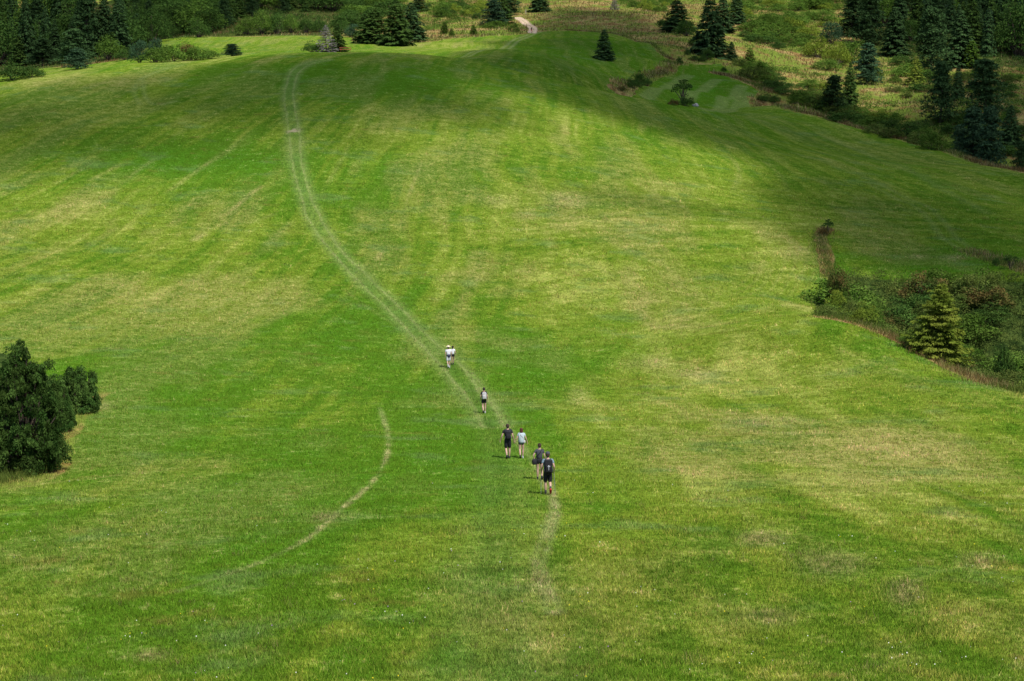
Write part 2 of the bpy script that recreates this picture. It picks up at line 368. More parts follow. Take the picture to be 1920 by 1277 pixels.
    for L, w_ in ((strip_l, 2.6), (strip_r, 3.0), (strip_r2, 2.0), (strip_t, 1.0), (strip_m, .85)):
        d, sd, t = linedist(wx, wy, L, 8); rough = np.maximum(rough, 1-sstep(w_*.8, w_*1.15, d))
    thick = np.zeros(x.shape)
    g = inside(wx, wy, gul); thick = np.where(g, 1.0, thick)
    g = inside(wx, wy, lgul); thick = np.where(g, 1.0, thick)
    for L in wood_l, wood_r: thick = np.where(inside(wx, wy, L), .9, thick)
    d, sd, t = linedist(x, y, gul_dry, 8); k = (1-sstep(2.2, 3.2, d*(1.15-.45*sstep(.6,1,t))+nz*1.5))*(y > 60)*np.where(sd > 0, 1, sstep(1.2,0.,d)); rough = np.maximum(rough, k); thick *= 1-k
    d, sd, t = linedist(x, y, lg_dry, 5); k = 1-sstep(1.1, 2.3, d+nz); rough = np.maximum(rough, k*.9); thick *= 1-k
    d, sd, t = linedist(x, y, r_tip, 5); rough = np.maximum(rough, .7*(1-sstep(.8, 3, d)))
    return np.stack([track, dry, soil], 1), np.stack([rough, np.clip(lush,0,1), np.clip(yel,0,1)], 1), np.stack([thick, np.clip(wear,0,1), np.clip(dk,0,1)], 1), np.stack([rows, oliv, np.zeros(x.shape)], 1)
mA, mB, mC, mD = masks(GXv, GYv, GZv)
print('masks', round(time.time()-T0, 1))

# ------------------------------------------------------------------ grass colours (albedo of the sward), shared by the ground sheet and the blades on it
def sward(b):
    geo = b.n('ShaderNodeNewGeometry'); pos = geo.outputs['Position']
    def at(nm):
        a = b.n('ShaderNodeVertexColor', {'layer_name': nm}); s = b.n('ShaderNodeSeparateColor', None, Color=a.outputs[0]); return s.outputs
    A_, B_, C_, D_ = at('zone_a'), at('zone_b'), at('zone_c'), at('zone_d')
    rows2 = b.n('ShaderNodeMapping', None, Vector=pos, Scale=(.10, .9, 0.0), Rotation=(0, 0, .12)).outputs[0]
    big = b.noise(pos, .022, 3); mid = b.noise(pos, .11, 4, .6); sm = b.noise(pos, .7, 4, .65); fine = b.noise(pos, 3.2, 4, .7); vf = b.noise(pos, 13, 3, .7)
    rw2 = b.noise(rows2, .6, 4, .6, .4)
    G1 = (.070, .152, .010); G2 = (.130, .196, .018); G3 = (.245, .280, .055); LU = (.048, .150, .008); DR = (.36, .31, .135); TRK = (.185, .235, .070)
    y = b.math('ADD', b.math('MULTIPLY', B_[2], .90), b.math('MULTIPLY', b.math('SUBTRACT', mid, .5), .75))
    y = b.math('ADD', y, b.math('MULTIPLY', b.math('SUBTRACT', D_[0], .5), 2.1)); y = b.math('ADD', y, b.math('MULTIPLY', b.math('SUBTRACT', rw2, .5), .12))
    y = b.math('ADD', y, b.math('MULTIPLY', b.math('SUBTRACT', b.noise(pos, .3, 4, .6), .5), .7))
    y = b.math('ADD', y, b.math('MULTIPLY', b.math('SUBTRACT', sm, .5), 1.1)); y = b.math('ADD', y, b.math('MULTIPLY', b.math('SUBTRACT', fine, .5), 1.3))
    y = b.math('SUBTRACT', b.math('ADD', y, .20), b.math('MULTIPLY', B_[1], 1.0))
    c = b.mix(b.ramp(y, -.15, .55), G1, G2); c = b.mix(b.ramp(y, .48, 1.45), c, G3)
    lu = b.math('MULTIPLY', b.math('ADD', B_[1], b.math('MULTIPLY', b.math('SUBTRACT', big, .5), .8)), b.ramp(sm, .3, .65))
    c = b.mix(b.math('MINIMUM', b.math('MAXIMUM', lu, 0), .9), c, LU)
    # thatch and dead grass
    dr = b.math('ADD', b.math('MULTIPLY', A_[1], 1.2), b.math('MULTIPLY', b.ramp(b.math('ADD', b.math('MULTIPLY', fine, .6), b.math('MULTIPLY', sm, .5)), .60, .80), .55))
    dr = b.math('MULTIPLY', dr, b.ramp(fine, .34, .60)); c = b.mix(b.math('MINIMUM', dr, 1.0), c, DR)
    ol = b.math('MULTIPLY', b.ramp(b.math('ADD', b.math('MULTIPLY', b.noise(pos, .055, 4, .6), .35), b.math('MULTIPLY', D_[1], .68)), .47, .66), b.math('MULTIPLY_ADD', B_[2], .55, .27))
    ol = b.math('MULTIPLY', ol, b.ramp(b.math('ADD', fine, b.math('MULTIPLY', sm, .5)), .55, .9)); c = b.mix(ol, c, (.27, .235, .085))
    br = b.math('MULTIPLY', b.ramp(b.noise(pos, .33, 5, .7), .56, .72), .42); c = b.mix(br, c, (.15, .125, .03))
    cs = b.math('MULTIPLY', b.ramp(b.noise(pos, .17, 4, .65), .54, .70), .5); c = b.mix(cs, c, (.10, .175, .045))
    c = b.mix(b.math('MULTIPLY', b.ramp(C_[1], 0, 1), .8), c, (.13, .21, .055)); c = b.mix(b.math('MULTIPLY', C_[2], .7), c, (.05, .12, .015))
    c = b.mix(b.math('MINIMUM', A_[0], 1.0), c, TRK)
    # rough hillside: brown-topped tall grass with green weeds
    r1 = b.noise(pos, .06, 4, .65); r2 = b.noise(b.n('ShaderNodeMapping', None, Vector=pos, Scale=(1, .45, 1)).outputs[0], .45, 5, .7)
    rc = b.mix(b.ramp(r2, .38, .62), (.18, .105, .038), (.38, .29, .11)); rc = b.mix(b.ramp(b.math('ADD', b.math('MULTIPLY', r1, .7), b.math('MULTIPLY', r2, .4)), .47, .61), rc, (.135, .185, .028))
    ro = b.ramp(b.math('ADD', B_[0], b.math('MULTIPLY', b.math('SUBTRACT', fine, .5), .5)), .35, .65); c = b.mix(ro, c, rc)
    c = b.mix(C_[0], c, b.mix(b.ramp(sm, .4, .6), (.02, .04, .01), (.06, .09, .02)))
    so_ = b.math('MINIMUM', b.math('MULTIPLY', A_[2], 1.2), 1.0); c = b.mix(so_, c, b.mix(sm, (.40, .28, .19), (.60, .47, .34)))
    # leaf-by-leaf mottling
    m1 = b.math('ADD', b.math('MULTIPLY', fine, .9), b.math('MULTIPLY', vf, .9))
    k = b.n('ShaderNodeMapRange', None, i0=m1, i1=.55, i2=1.25, i3=.36, i4=1.78).outputs[0]
    k = b.math('MULTIPLY', k, b.n('ShaderNodeMapRange', None, i0=sm, i1=.3, i2=.7, i3=.82, i4=1.16).outputs[0])
    k = b.math('MULTIPLY', k, b.n('ShaderNodeMapRange', None, i0=rw2, i1=.3, i2=.7, i3=.95, i4=1.05).outputs[0])
    cc = b.n('ShaderNodeVectorMath', {'operation': 'SCALE'}); b.t.links.new(c, cc.inputs[0]); b.t.links.new(k, cc.inputs['Scale'])
    return cc.outputs[0], pos, fine, vf, B_[0]
b = N('meadow grass'); c, pos, fine, vf, rg = sward(b)
hgt = b.math('ADD', b.math('MULTIPLY', b.noise(pos, 1.1, 4, .65), .35), b.math('MULTIPLY', fine, .14))
bmp = b.n('ShaderNodeBump', None, Strength=.55, Distance=1.0, Height=hgt)
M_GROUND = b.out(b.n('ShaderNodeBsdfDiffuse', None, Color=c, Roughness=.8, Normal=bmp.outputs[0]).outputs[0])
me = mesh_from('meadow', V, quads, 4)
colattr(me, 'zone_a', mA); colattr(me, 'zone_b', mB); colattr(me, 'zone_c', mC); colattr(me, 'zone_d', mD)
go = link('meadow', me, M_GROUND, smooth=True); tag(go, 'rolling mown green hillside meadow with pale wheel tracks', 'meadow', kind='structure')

# ------------------------------------------------------------------ grass blades standing on the near half of the meadow
b = N('grass blades'); c, pos, fine, vf, rg = sward(b)
tn = b.n('ShaderNodeVertexColor', {'layer_name': 'tint'})
c2 = b.mix(1.0, c, tn.outputs[0], 'MULTIPLY')
geo = b.n('ShaderNodeNewGeometry')
nn = b.n('ShaderNodeVectorMath', {'operation': 'MULTIPLY_ADD'}, i0=geo.outputs['Normal'], i1=(.55, .55, .55), i2=(0, 0, .75))
nn = b.n('ShaderNodeVectorMath', {'operation': 'NORMALIZE'}, i0=nn.outputs[0])
df = b.n('ShaderNodeBsdfDiffuse', None, Color=c2, Normal=nn.outputs[0]); tl = b.n('ShaderNodeBsdfTranslucent', None, Color=c2)
ms = b.n('ShaderNodeMixShader', None, Fac=.25); b.t.links.new(df.outputs[0], ms.inputs[1]); b.t.links.new(tl.outputs[0], ms.inputs[2])
M_BLADE = b.out(ms.outputs[0])
def blades(x, y, h, w_, lean, tint, name, zoned=True, mat=None):
    n_ = len(x); z = H(x, y); th = rng.random(n_)*2*math.pi; la = rng.random(n_)*2*math.pi
    cx_, cy_ = np.cos(th)*w_/2, np.sin(th)*w_/2
    lx, ly = np.cos(la)*lean*h, np.sin(la)*lean*h
    P0 = np.stack([x-cx_, y-cy_, z-.02], 1); P1 = np.stack([x+cx_, y+cy_, z-.02], 1); P2 = np.stack([x+lx, y+ly, z+h], 1)
    Vb = np.stack([P0, P1, P2], 1).reshape(-1, 3)
    me = mesh_from(name, Vb, np.arange(n_*3), 3)
    if zoned:
        a, b_, c_, d_ = masks(x, y, z)
        for nm, ar in (('zone_a', a), ('zone_b', b_), ('zone_c', c_), ('zone_d', d_)): colattr(me, nm, np.repeat(ar, 3, 0))
    colattr(me, 'tint', np.repeat(tint, 3, 0))
    return me
NB = 1450000
pu = rng.random(NB)*2460-270; pv = 180+(rng.random(NB)**.72)*1140
g = castfast(pu, pv, -270, 2190, 180, 1320); keep = ~np.isnan(g[:,0]) & (g[:,1] < 345) & ((g[:,1] < 230) | (rng.random(NB) < (345-g[:,1])/115)); g = g[keep]
bx = g[:,0]+rng.normal(0, .25, len(g)); by = g[:,1]+rng.normal(0, .4, len(g))
tuft = fbm(bx, by, 1.3, 77); h = (.04+.085*rng.random(len(bx)))*(.45+1.3*tuft)
straw = rng.random(len(bx)) < .04+(.10+.22*sstep(-8, 12, bx))*sstep(.52,.70,fbm(bx, by, 2.2, 55)); h = np.where(straw, h*1.35, h)*(1+np.clip((by-90)/190, 0, 1.1))
tint = np.ones((len(bx), 3))*(.82+1.35*rng.random(len(bx))**1.4)[:,None]
tint *= np.where(straw[:,None], np.array([1.9, 1.35, 2.4]), np.array([1, 1, 1])); yj = rng.random(len(bx))[:,None]; tint *= 1+yj*np.array([.25, .02, .1])-.08
_a, _b, _c, _d = masks(bx, by, H(bx, by)); kk = (_c[:,0] < .5) & (_a[:,2] < .4); bx, by, h, tint = bx[kk], by[kk], h[kk], tint[kk]
me = blades(bx, by, h, .012+.00016*by*(.6+.8*rng.random(len(bx))), .55, tint, 'grass')
go = link('grass', me, M_BLADE); tag(go, 'short green grass blades covering the mown hillside meadow', 'grass', kind='stuff')
print('blades', len(bx), round(time.time()-T0, 1))
# little clover and hawkbit heads
b = N('flower heads'); tn = b.n('ShaderNodeVertexColor', {'layer_name': 'tint'}); M_FLOW = b.out(b.n('ShaderNodeBsdfDiffuse', None, Color=tn.outputs[0]).outputs[0])
NF = 650
pu = rng.random(NF)*2300-190; pv = 900+rng.random(NF)**.8*400
g = castfast(pu, pv, -190, 2110, 900, 1300); fx, fy = g[:,0], g[:,1]; kk = fbm(fx, fy, 3.5, 91) > .52; fx, fy = fx[kk], fy[kk]; fz = H(fx, fy)+.09
kind_ = rng.random(len(fx)); cols = np.where((kind_ < .55)[:,None], [.75,.75,.66], np.where((kind_ < .85)[:,None], [.75,.6,.03], [.42,.25,.45]))
s = .006+.009*rng.random(len(fx))
Q = np.stack([np.stack([fx-s,fy-s*.5,fz-s],1),np.stack([fx+s,fy-s*.5,fz-s],1),np.stack([fx+s,fy+s*.5,fz+s],1),np.stack([fx-s,fy+s*.5,fz+s],1)],1).reshape(-1,3)
me = mesh_from('flowers', Q, np.arange(len(Q)), 4); colattr(me, 'tint', np.repeat(cols, 4, 0))
go = link('flowers', me, M_FLOW); tag(go, 'tiny white, yellow and mauve flowers dotted in the near grass', 'flowers', kind='stuff')
# ------------------------------------------------------------------ clouds that throw the shade over the upper hill
SHADE = []
def shp(px, st, soft): SHADE.append((worldline(px), st, soft))
shp([(740,104,352),(900,98,425),(985,66,585),(1030,24),(1100,14),(1240,30),(1300,62),(1400,120),(1480,172),(1580,225),(1650,242),(1720,200),(1800,150),(1920,120),(2200,100),(2200,560),(2050,640),(1920,560,200),(1840,546,205),
     (1720,505),(1612,500),(1575,450),(1560,400),(1500,372),(1470,325),(1400,296),(1280,270),(1200,244),(1100,208),(1000,184),(900,162),(740,140)], .87, 9)
shp([(760,104,352),(640,100),(560,104),(500,116),(430,142),(330,166),(200,180),(120,210),(200,240),(330,246),(450,262),(540,262),(640,232),(760,214),(860,225),(930,205),(960,150),(900,110)], .93, 13)
shp([(-300,185),(0,200),(150,205),(330,225),(450,250),(470,285),(330,305),(120,312),(0,318),(-300,330)], .80, 15)
shp([(100,175),(300,160),(480,130),(600,120),(700,240),(620,270),(420,275),(200,262)], .75, 13)
shp([(1030,343),(1200,350),(1330,366),(1500,395),(1480,420),(1380,408),(1200,378)], .45, 7)
shp([(-400,100,560),(-100,150,520),(60,124,540),(240,106,530),(330,72,600),(430,58,620),(640,30,690),(700,5,740),(650,0,1000),(-600,0,1000)], .45, 12)
shp([(1580,0,760),(1590,40),(1640,95),(1700,110),(1760,105),(1900,120),(2200,120,600),(2300,0,900),(1600,0,900)], .5, 10)
def shade(x, y):
    wx = x+(fbm(x, y, 34, 41)-.5)*22; wy = y+(fbm(x, y, 34, 43)-.5)*26; r = np.zeros(x.shape)
    for L, st, soft in SHADE:
        C = np.vstack([L, L[:1]]); d, _, _ = linedist(wx, wy, C, 60); ins = inside(wx, wy, L)
        sd = np.where(ins, d, -d); r = np.maximum(r, st*sstep(-soft, soft, sd))
    return r
CZ = 620.0
cxs = np.arange(-150, 980, 7.0); cys = np.arange(-560, 700, 7.0)
CXg, CYg = np.meshgrid(cxs, cys, indexing='ij')
gx_, gy_ = CXg.ravel().copy(), CYg.ravel().copy(); zz = np.full(gx_.shape, -20.0)
for _ in range(3):
    t = (CZ-zz)/(-SUN_DIR[2]); gx_ = CXg.ravel()+SUN_DIR[0]*t; gy_ = CYg.ravel()+SUN_DIR[1]*t
    zz = H(gx_, gy_)
D = shade(gx_, gy_).reshape(CXg.shape)
D *= .86+.40*(fbm(CXg, CYg, 34, 71)-.3)
D = np.clip(D, 0, 1)
keepv = D > .03
lab = np.zeros(D.shape, int); cur = 0
qm = keepv[:-1,:-1] & keepv[1:,:-1] & keepv[:-1,1:] & keepv[1:,1:]
for i0, j0 in zip(*np.nonzero(qm)):
    if lab[i0, j0]: continue
    cur += 1; st = [(i0, j0)]; lab[i0, j0] = cur
    while st:
        i, j = st.pop()
        for a, c_ in ((i+1,j),(i-1,j),(i,j+1),(i,j-1)):
            if 0 <= a < qm.shape[0] and 0 <= c_ < qm.shape[1] and qm[a,c_] and not lab[a,c_]: lab[a,c_] = cur; st.append((a, c_))
b = N('cloud vapour'); tn = b.n('ShaderNodeVertexColor', {'layer_name': 'vapour'}); sc = b.n('ShaderNodeSeparateColor', None, Color=tn.outputs[0])
df = b.n('ShaderNodeBsdfDiffuse', None, Color=(.9,.9,.92,1)); tr = b.n('ShaderNodeBsdfTransparent')
ms = b.n('ShaderNodeMixShader', None, Fac=sc.outputs[0]); b.t.links.new(tr.outputs[0], ms.inputs[1]); b.t.links.new(df.outputs[0], ms.inputs[2]); M_CLOUD = b.out(ms.outputs[0])
for c_ in range(1, cur+1):
    Q = np.argwhere(lab == c_)
    if len(Q) < 12: continue
    idx = {}; Vt = []; dn = []
    def vid(i, j, top):
        k = (i, j, top)
        if k not in idx:
            idx[k] = len(Vt); d_ = D[i, j]; e = 1 + 26*d_*(.4+vnoise(np.array([cxs[i]]), np.array([cys[j]]), 22, 5)[0])
            Vt.append((cxs[i], cys[j], CZ+(e if top else -e*.15))); dn.append(1-math.sqrt(max(0, 1-d_)))
        return idx[k]
    fs = []; S_ = set(map(tuple, Q))
    for i, j in S_:
        fs.append([vid(i,j,1), vid(i+1,j,1), vid(i+1,j+1,1), vid(i,j+1,1)]); fs.append([vid(i,j+1,0), vid(i+1,j+1,0), vid(i+1,j,0), vid(i,j,0)])
        for (a, e_), (p, q) in (((i-1,j),((i,j+1),(i,j))),((i+1,j),((i+1,j),(i+1,j+1))),((i,j-1),((i,j),(i+1,j))),((i,j+1),((i+1,j+1),(i,j+1)))):
            if (a, e_) not in S_: fs.append([vid(*p,0), vid(*q,0), vid(*q,1), vid(*p,1)])
    me = mesh_from('cloud', np.array(Vt), np.array(fs), 4); colattr(me, 'vapour', np.array(dn)[:,None].repeat(3, 1))
    o = link('cloud', me, M_CLOUD, smooth=True); tag(o, 'ragged white cloud drifting above the meadow and shading part of it', 'cloud', 'clouds over the meadow', kind='structure')
print('clouds', cur, round(time.time()-T0, 1))
# ------------------------------------------------------------------ foliage
def unit(a): return a/(np.linalg.norm(a, axis=-1, keepdims=True)+1e-9)
def quads_from(C, A, B):
    """leaf faces: centre, half long axis, half short axis (pointed oval)"""
    return np.stack([C-A, C+B*.9-A*.1, C+A, C-B*.9-A*.1], 1)
def clumps_mesh(r, cl, per, leaf, flat=.35, up=.3, var=.35, wid=.5):
    """cl: list of (x,y,z,rx,rz); leaves spread through the outer part of every clump"""
    Q = []; T = []
    for (x, y, z, rx, rz) in cl:
        n_ = max(6, int(per*(r.random()*.6+.7)))
        d = unit(r.normal(size=(n_, 3))); d[:,2] = np.where(d[:,2] < -.35, -d[:,2], d[:,2])
        rad = (.45+.6*r.random((n_, 1))**.6)
        C = np.array([x, y, z])+d*rad*np.array([rx, rx, rz])
        nrm = unit(d*.7+r.normal(size=(n_, 3))*.8+np.array([0, 0, up])); a = unit(np.cross(nrm, r.normal(size=(n_, 3)))); b_ = np.cross(nrm, a)
        L = leaf*(.6+.8*r.random((n_, 1)))
        Q.append(quads_from(C, a*L, b_*L*wid)); cb = 1+var*(r.random()-.5)
        T.append(cb*(.78+.44*r.random(n_)))
    return np.concatenate(Q), np.concatenate(T)
def crown_mesh(name, Q, T, mat):
    Vq = Q.reshape(-1, 3); me = mesh_from(name, Vq, np.arange(len(Vq)), 4); colattr(me, 'tint', np.repeat(T, 4)[:,None].repeat(3, 1)); me.materials.append(mat); return me
def tubes(name, lines, mat, sides=6):
    """lines: list of ([(x,y,z)...], r0, r1)"""
    Vt = []; Fc = []
    for pl, r0, r1 in lines:
        p = np.array(pl, float); m = len(p); base = len(Vt)
        for i in range(m):
            t = unit(p[min(i+1,m-1)]-p[max(i-1,0)]); s_ = unit(np.cross(t, [0.3, 1, .1])); q = np.cross(t, s_); rr = r0+(r1-r0)*i/(m-1)
            for k in range(sides):
                a = 2*math.pi*k/sides; Vt.append(p[i]+(s_*math.cos(a)+q*math.sin(a))*rr)
        for i in range(m-1):
            for k in range(sides):
                k2 = (k+1) % sides; Fc.append([base+i*sides+k, base+i*sides+k2, base+(i+1)*sides+k2, base+(i+1)*sides+k])
    me = mesh_from(name, np.array(Vt), np.array(Fc), 4); me.materials.append(mat); me.polygons.foreach_set('use_smooth', np.ones(len(Fc), bool)); return me
def leafmat(name, col, col2=None, trans=.22):
    b = N(name); tn = b.n('ShaderNodeVertexColor', {'layer_name': 'tint'}); oi = b.n('ShaderNodeObjectInfo'); geo = b.n('ShaderNodeNewGeometry')
    s = b.n('ShaderNodeSeparateColor', None, Color=tn.outputs[0]).outputs[0]
    k = b.math('MULTIPLY', s, b.n('ShaderNodeMapRange', None, i0=oi.outputs['Random'], i3=.8, i4=1.25).outputs[0])
    nz = b.noise(geo.outputs['Position'], .8, 3); c = b.mix(b.ramp(nz, .35, .65), col, col2 or tuple(x*1.5 for x in col))
    v = b.n('ShaderNodeVectorMath', {'operation': 'SCALE'}); b.t.links.new(c, v.inputs[0]); b.t.links.new(k, v.inputs['Scale'])
    df = b.n('ShaderNodeBsdfDiffuse', None, Color=v.outputs[0]); tl = b.n('ShaderNodeBsdfTranslucent', None, Color=v.outputs[0])
    ms = b.n('ShaderNodeMixShader', None, Fac=trans); b.t.links.new(df.outputs[0], ms.inputs[1]); b.t.links.new(tl.outputs[0], ms.inputs[2])
    return b.out(ms.outputs[0])
M_SPR = leafmat('dark spruce needles', (.034, .070, .024), (.056, .105, .034)); M_SPG = leafmat('green spruce needles', (.042, .085, .020), (.075, .13, .026))
M_YEL = leafmat('yellow spruce needles', (.105, .15, .018), (.20, .235, .035)); M_PIN = leafmat('blue green pine needles', (.040, .085, .042), (.068, .13, .058))
M_DEC = leafmat('dark broad leaves', (.044, .098, .020), (.085, .155, .030)); M_MID = leafmat('green broad leaves', (.072, .148, .020), (.13, .21, .034))
M_BRI = leafmat('bright broad leaves', (.14, .21, .025), (.22, .27, .035)); M_GRY = leafmat('dead grey needles', (.17, .155, .14), (.27, .25, .22)); M_OLV = leafmat('olive thicket leaves', (.062, .105, .020), (.135, .17, .038))
M_NEAR = leafmat('highlight toned broad leaves', (.040, .090, .018), (.095, .165, .035), .3)  # lighter leaf tone stands in for highlights on the leaves; shader has no gloss
M_RED = leafmat('brown tinged leaves', (.06, .095, .02), (.17, .12, .04)); M_JUN = leafmat('juniper needles', (.05, .10, .014), (.085, .15, .02))
b = N('bark'); geo = b.n('ShaderNodeNewGeometry'); M_BARK = b.out(b.n('ShaderNodeBsdfDiffuse', None, Color=b.mix(b.noise(geo.outputs['Position'], 9, 4), (.05, .035, .025), (.16, .13, .10))).outputs[0])

def spruce(seed, R=.2, wh=26, per=7, tw=15, ragged=.25, bare=.03, droop=.3, leaf=.03, power=.85, jit=.0, rough=.5):
    r = np.random.default_rng(seed); Q = []; T = []; br = [([(0,0,-.02),(0,0,.5),(0,0,.98)], .016, .002)]
    for k in range(wh):
        t = t0 = bare+(1-bare)*((k+.5*r.random())/wh); LL = R*(1-t)**power*(1-.25*max(0, .1-t)/.1)+.008
        for j in range(per):
            az = 2*math.pi*(j+r.random()*.8)/per+k*1.3; L = LL*(1+ragged*r.normal()*.6); L = max(L, .01)
            if r.random() < .06: continue
            t = min(.985, max(.02, t0+jit*r.normal()/wh*(1-t0)))
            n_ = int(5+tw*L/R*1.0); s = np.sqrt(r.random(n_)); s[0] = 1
            dr_ = droop*(1-t)*1.2-.25*t
            o = np.array([math.cos(az), math.sin(az), 0]); sd = np.array([-o[1], o[0], 0]); lat = r.normal(size=n_)*(1.05-s)*.30*L+r.normal(size=n_)*.012*R/.2
            C = o*(L*s)[:,None]+sd*lat[:,None]; C[:,2] += t+L*(-dr_*s+.35*dr_*s**3)+r.normal(size=n_)*.006-.012*r.random(n_)
            a = unit(o*.9+sd*np.sign(lat)[:,None]*r.random((n_,1))*1.2+np.array([0,0,1])*(-.35-.5*r.random((n_,1)))); nrm = unit(np.cross(a, sd)+r.normal(size=(n_,3))*rough); b_ = np.cross(nrm, a)
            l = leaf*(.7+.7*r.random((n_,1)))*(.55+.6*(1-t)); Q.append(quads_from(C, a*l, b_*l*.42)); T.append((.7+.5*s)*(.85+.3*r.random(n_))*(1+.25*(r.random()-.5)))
            if k % 2 == 0 and j % 2 == 0: br.append(([(0,0,t),tuple(o*L*.5+np.array([0,0,t-dr_*L*.4])),tuple(o*L*.9+np.array([0,0,t-dr_*L*.7]))], .004, .0012))
    z = np.linspace(.97, 1.0, 8); C = np.stack([r.normal(size=8)*.002, r.normal(size=8)*.002, z], 1); Q.append(quads_from(C, np.tile([0,0,.018],(8,1)), np.tile([.004,0,0],(8,1)))); T.append(np.ones(8))
    return np.concatenate(Q), np.concatenate(T), br
def pine(seed, R=.25, n=52, per=95, leaf=.021, bare=.04):
    r = np.random.default_rng(seed); cl = []; br = [([(0,0,-.02),(.01,.0,.4),(-.005,.01,.93)], .02, .005)]
    for k in range(n):
        t = bare+(1-bare-.05)*((k+r.random())/n)**.9; az = k*2.4+r.random(); L = R*(1.05-t)**.7*(.65+.5*r.random()); x, y = math.cos(az)*L*.75, math.sin(az)*L*.75
        rr = R*(.30+.22*r.random())*(1.1-.5*t); cl.append((x, y, t+.02*r.normal(), rr, rr*.62)); br.append(([(0,0,t-.05),(x*.5,y*.5,t-.03),(x,y,t)], .005, .002))
        if r.random() < .6: cl.append((x*.45, y*.45, t+.01, rr*.8, rr*.5))
    cl.append((0,0,.95,R*.2,.05))
    Q, T = clumps_mesh(r, cl, per, leaf, up=.5, wid=.38); return Q, T, br
def bush(seed, W_=1.2, n=26, per=90, leaf=.035, lobes=True, low=.0, spiky=0.0):
    """height 1, width W_"""
    r = np.random.default_rng(seed); cl = []; br = []
    for k in range(n):
        az = r.random()*2*math.pi; e = r.random(); th = math.acos(1-e*1.0) # dome
        R_ = W_/2*(.72+.3*r.random()); x, y, z = math.cos(az)*math.sin(th)*R_, math.sin(az)*math.sin(th)*R_, (.72+.3*r.random()-.14)*math.cos(th)*.95
        if k % 3 == 0: z = .10+.22*r.random(); x, y = math.cos(az)*W_*.46, math.sin(az)*W_*.46
        z = max(z, .14+low); rr = .15+.13*r.random(); cl.append((x*.85, y*.85, z, rr*min(1.2,W_), rr*(1+spiky)))
        if k % 2 == 0: br.append(([(x*.08,y*.08,-.02),(x*.35,y*.35,z*.5),(x*.75,y*.75,z)], .018, .005))
    for k in range(n//3): cl.append((r.normal()*W_*.15, r.normal()*W_*.15, .25+.4*r.random(), .24, .22))
    Q, T = clumps_mesh(r, cl, per, leaf); return Q, T, br
def smalltree(seed):
    r = np.random.default_rng(seed); cl = []; br = []
    for k in range(9):
        az = r.random()*6.28; L = .2+.35*r.random(); z = .45+.5*r.random(); x, y = math.cos(az)*L, math.sin(az)*L*.6
        cl.append((x, y, z, .13+.08*r.random(), .09+.05*r.random())); br.append(([(0,0,-.03),(x*.25,y*.25,z*.45),(x*.7,y*.7,z*.85),(x,y,z)], .022, .006))
    Q, T = clumps_mesh(r, cl, 70, .035); return Q, T, br

PROTO = {}
def proto(key, gen, mat, ratio):
    Q, T, br = gen; hmax = Q.reshape(-1,3)[:,2].max(); Q = Q/hmax; br = [([tuple(np.array(p)/hmax) for p in pl], a/hmax, c/hmax) for pl, a, c in br]
    xy = np.abs(Q.reshape(-1,3)[:,:2]); wd = 2*np.percentile(xy[:,0], 98)
    PROTO[key] = (crown_mesh('foliage', Q, T, mat), tubes('wood', br, M_BARK), wd)
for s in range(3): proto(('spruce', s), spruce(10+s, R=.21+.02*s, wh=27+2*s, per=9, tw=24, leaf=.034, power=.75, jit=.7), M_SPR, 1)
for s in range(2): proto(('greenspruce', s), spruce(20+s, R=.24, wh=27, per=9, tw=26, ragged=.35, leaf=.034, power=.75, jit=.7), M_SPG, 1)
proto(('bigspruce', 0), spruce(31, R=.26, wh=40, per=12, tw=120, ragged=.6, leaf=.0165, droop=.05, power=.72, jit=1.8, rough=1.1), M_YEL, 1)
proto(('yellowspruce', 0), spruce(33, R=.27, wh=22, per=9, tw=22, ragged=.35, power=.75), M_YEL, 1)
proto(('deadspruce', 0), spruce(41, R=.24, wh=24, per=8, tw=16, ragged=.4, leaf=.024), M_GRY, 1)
for s in range(3): proto(('pine', s), pine(50+s, R=.24+.03*s), M_PIN, 1)
for s in range(2): proto(('darkpine', s), pine(60+s, R=.26+.03*s), M_SPR, 1)
for s in range(3): proto(('darkbush', s), bush(70+s, 1.3), M_DEC, 1)
for s in range(3): proto(('leafytree', s), bush(170+s, .85+.1*s, n=40, per=70, leaf=.024, low=.03), [M_DEC, M_MID, M_DEC][s], 1)
for s in range(3): proto(('midbush', s), bush(80+s, 1.4), M_MID, 1)
for s in range(3): proto(('brightbush', s), bush(90+s, 1.5), M_BRI, 1)
for s in range(2): proto(('redbush', s), bush(95+s, 1.2, spiky=.3), M_RED, 1)
for s in range(2): proto(('olivebush', s), bush(97+s, 1.5), M_OLV, 1)
proto(('bluebush', 0), bush(101, 1.3), M_PIN, 1)
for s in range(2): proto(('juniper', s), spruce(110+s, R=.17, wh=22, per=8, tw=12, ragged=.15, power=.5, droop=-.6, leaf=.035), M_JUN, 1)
for s in range(2): proto(('smalltree', s), smalltree(120+s), M_DEC, 1)
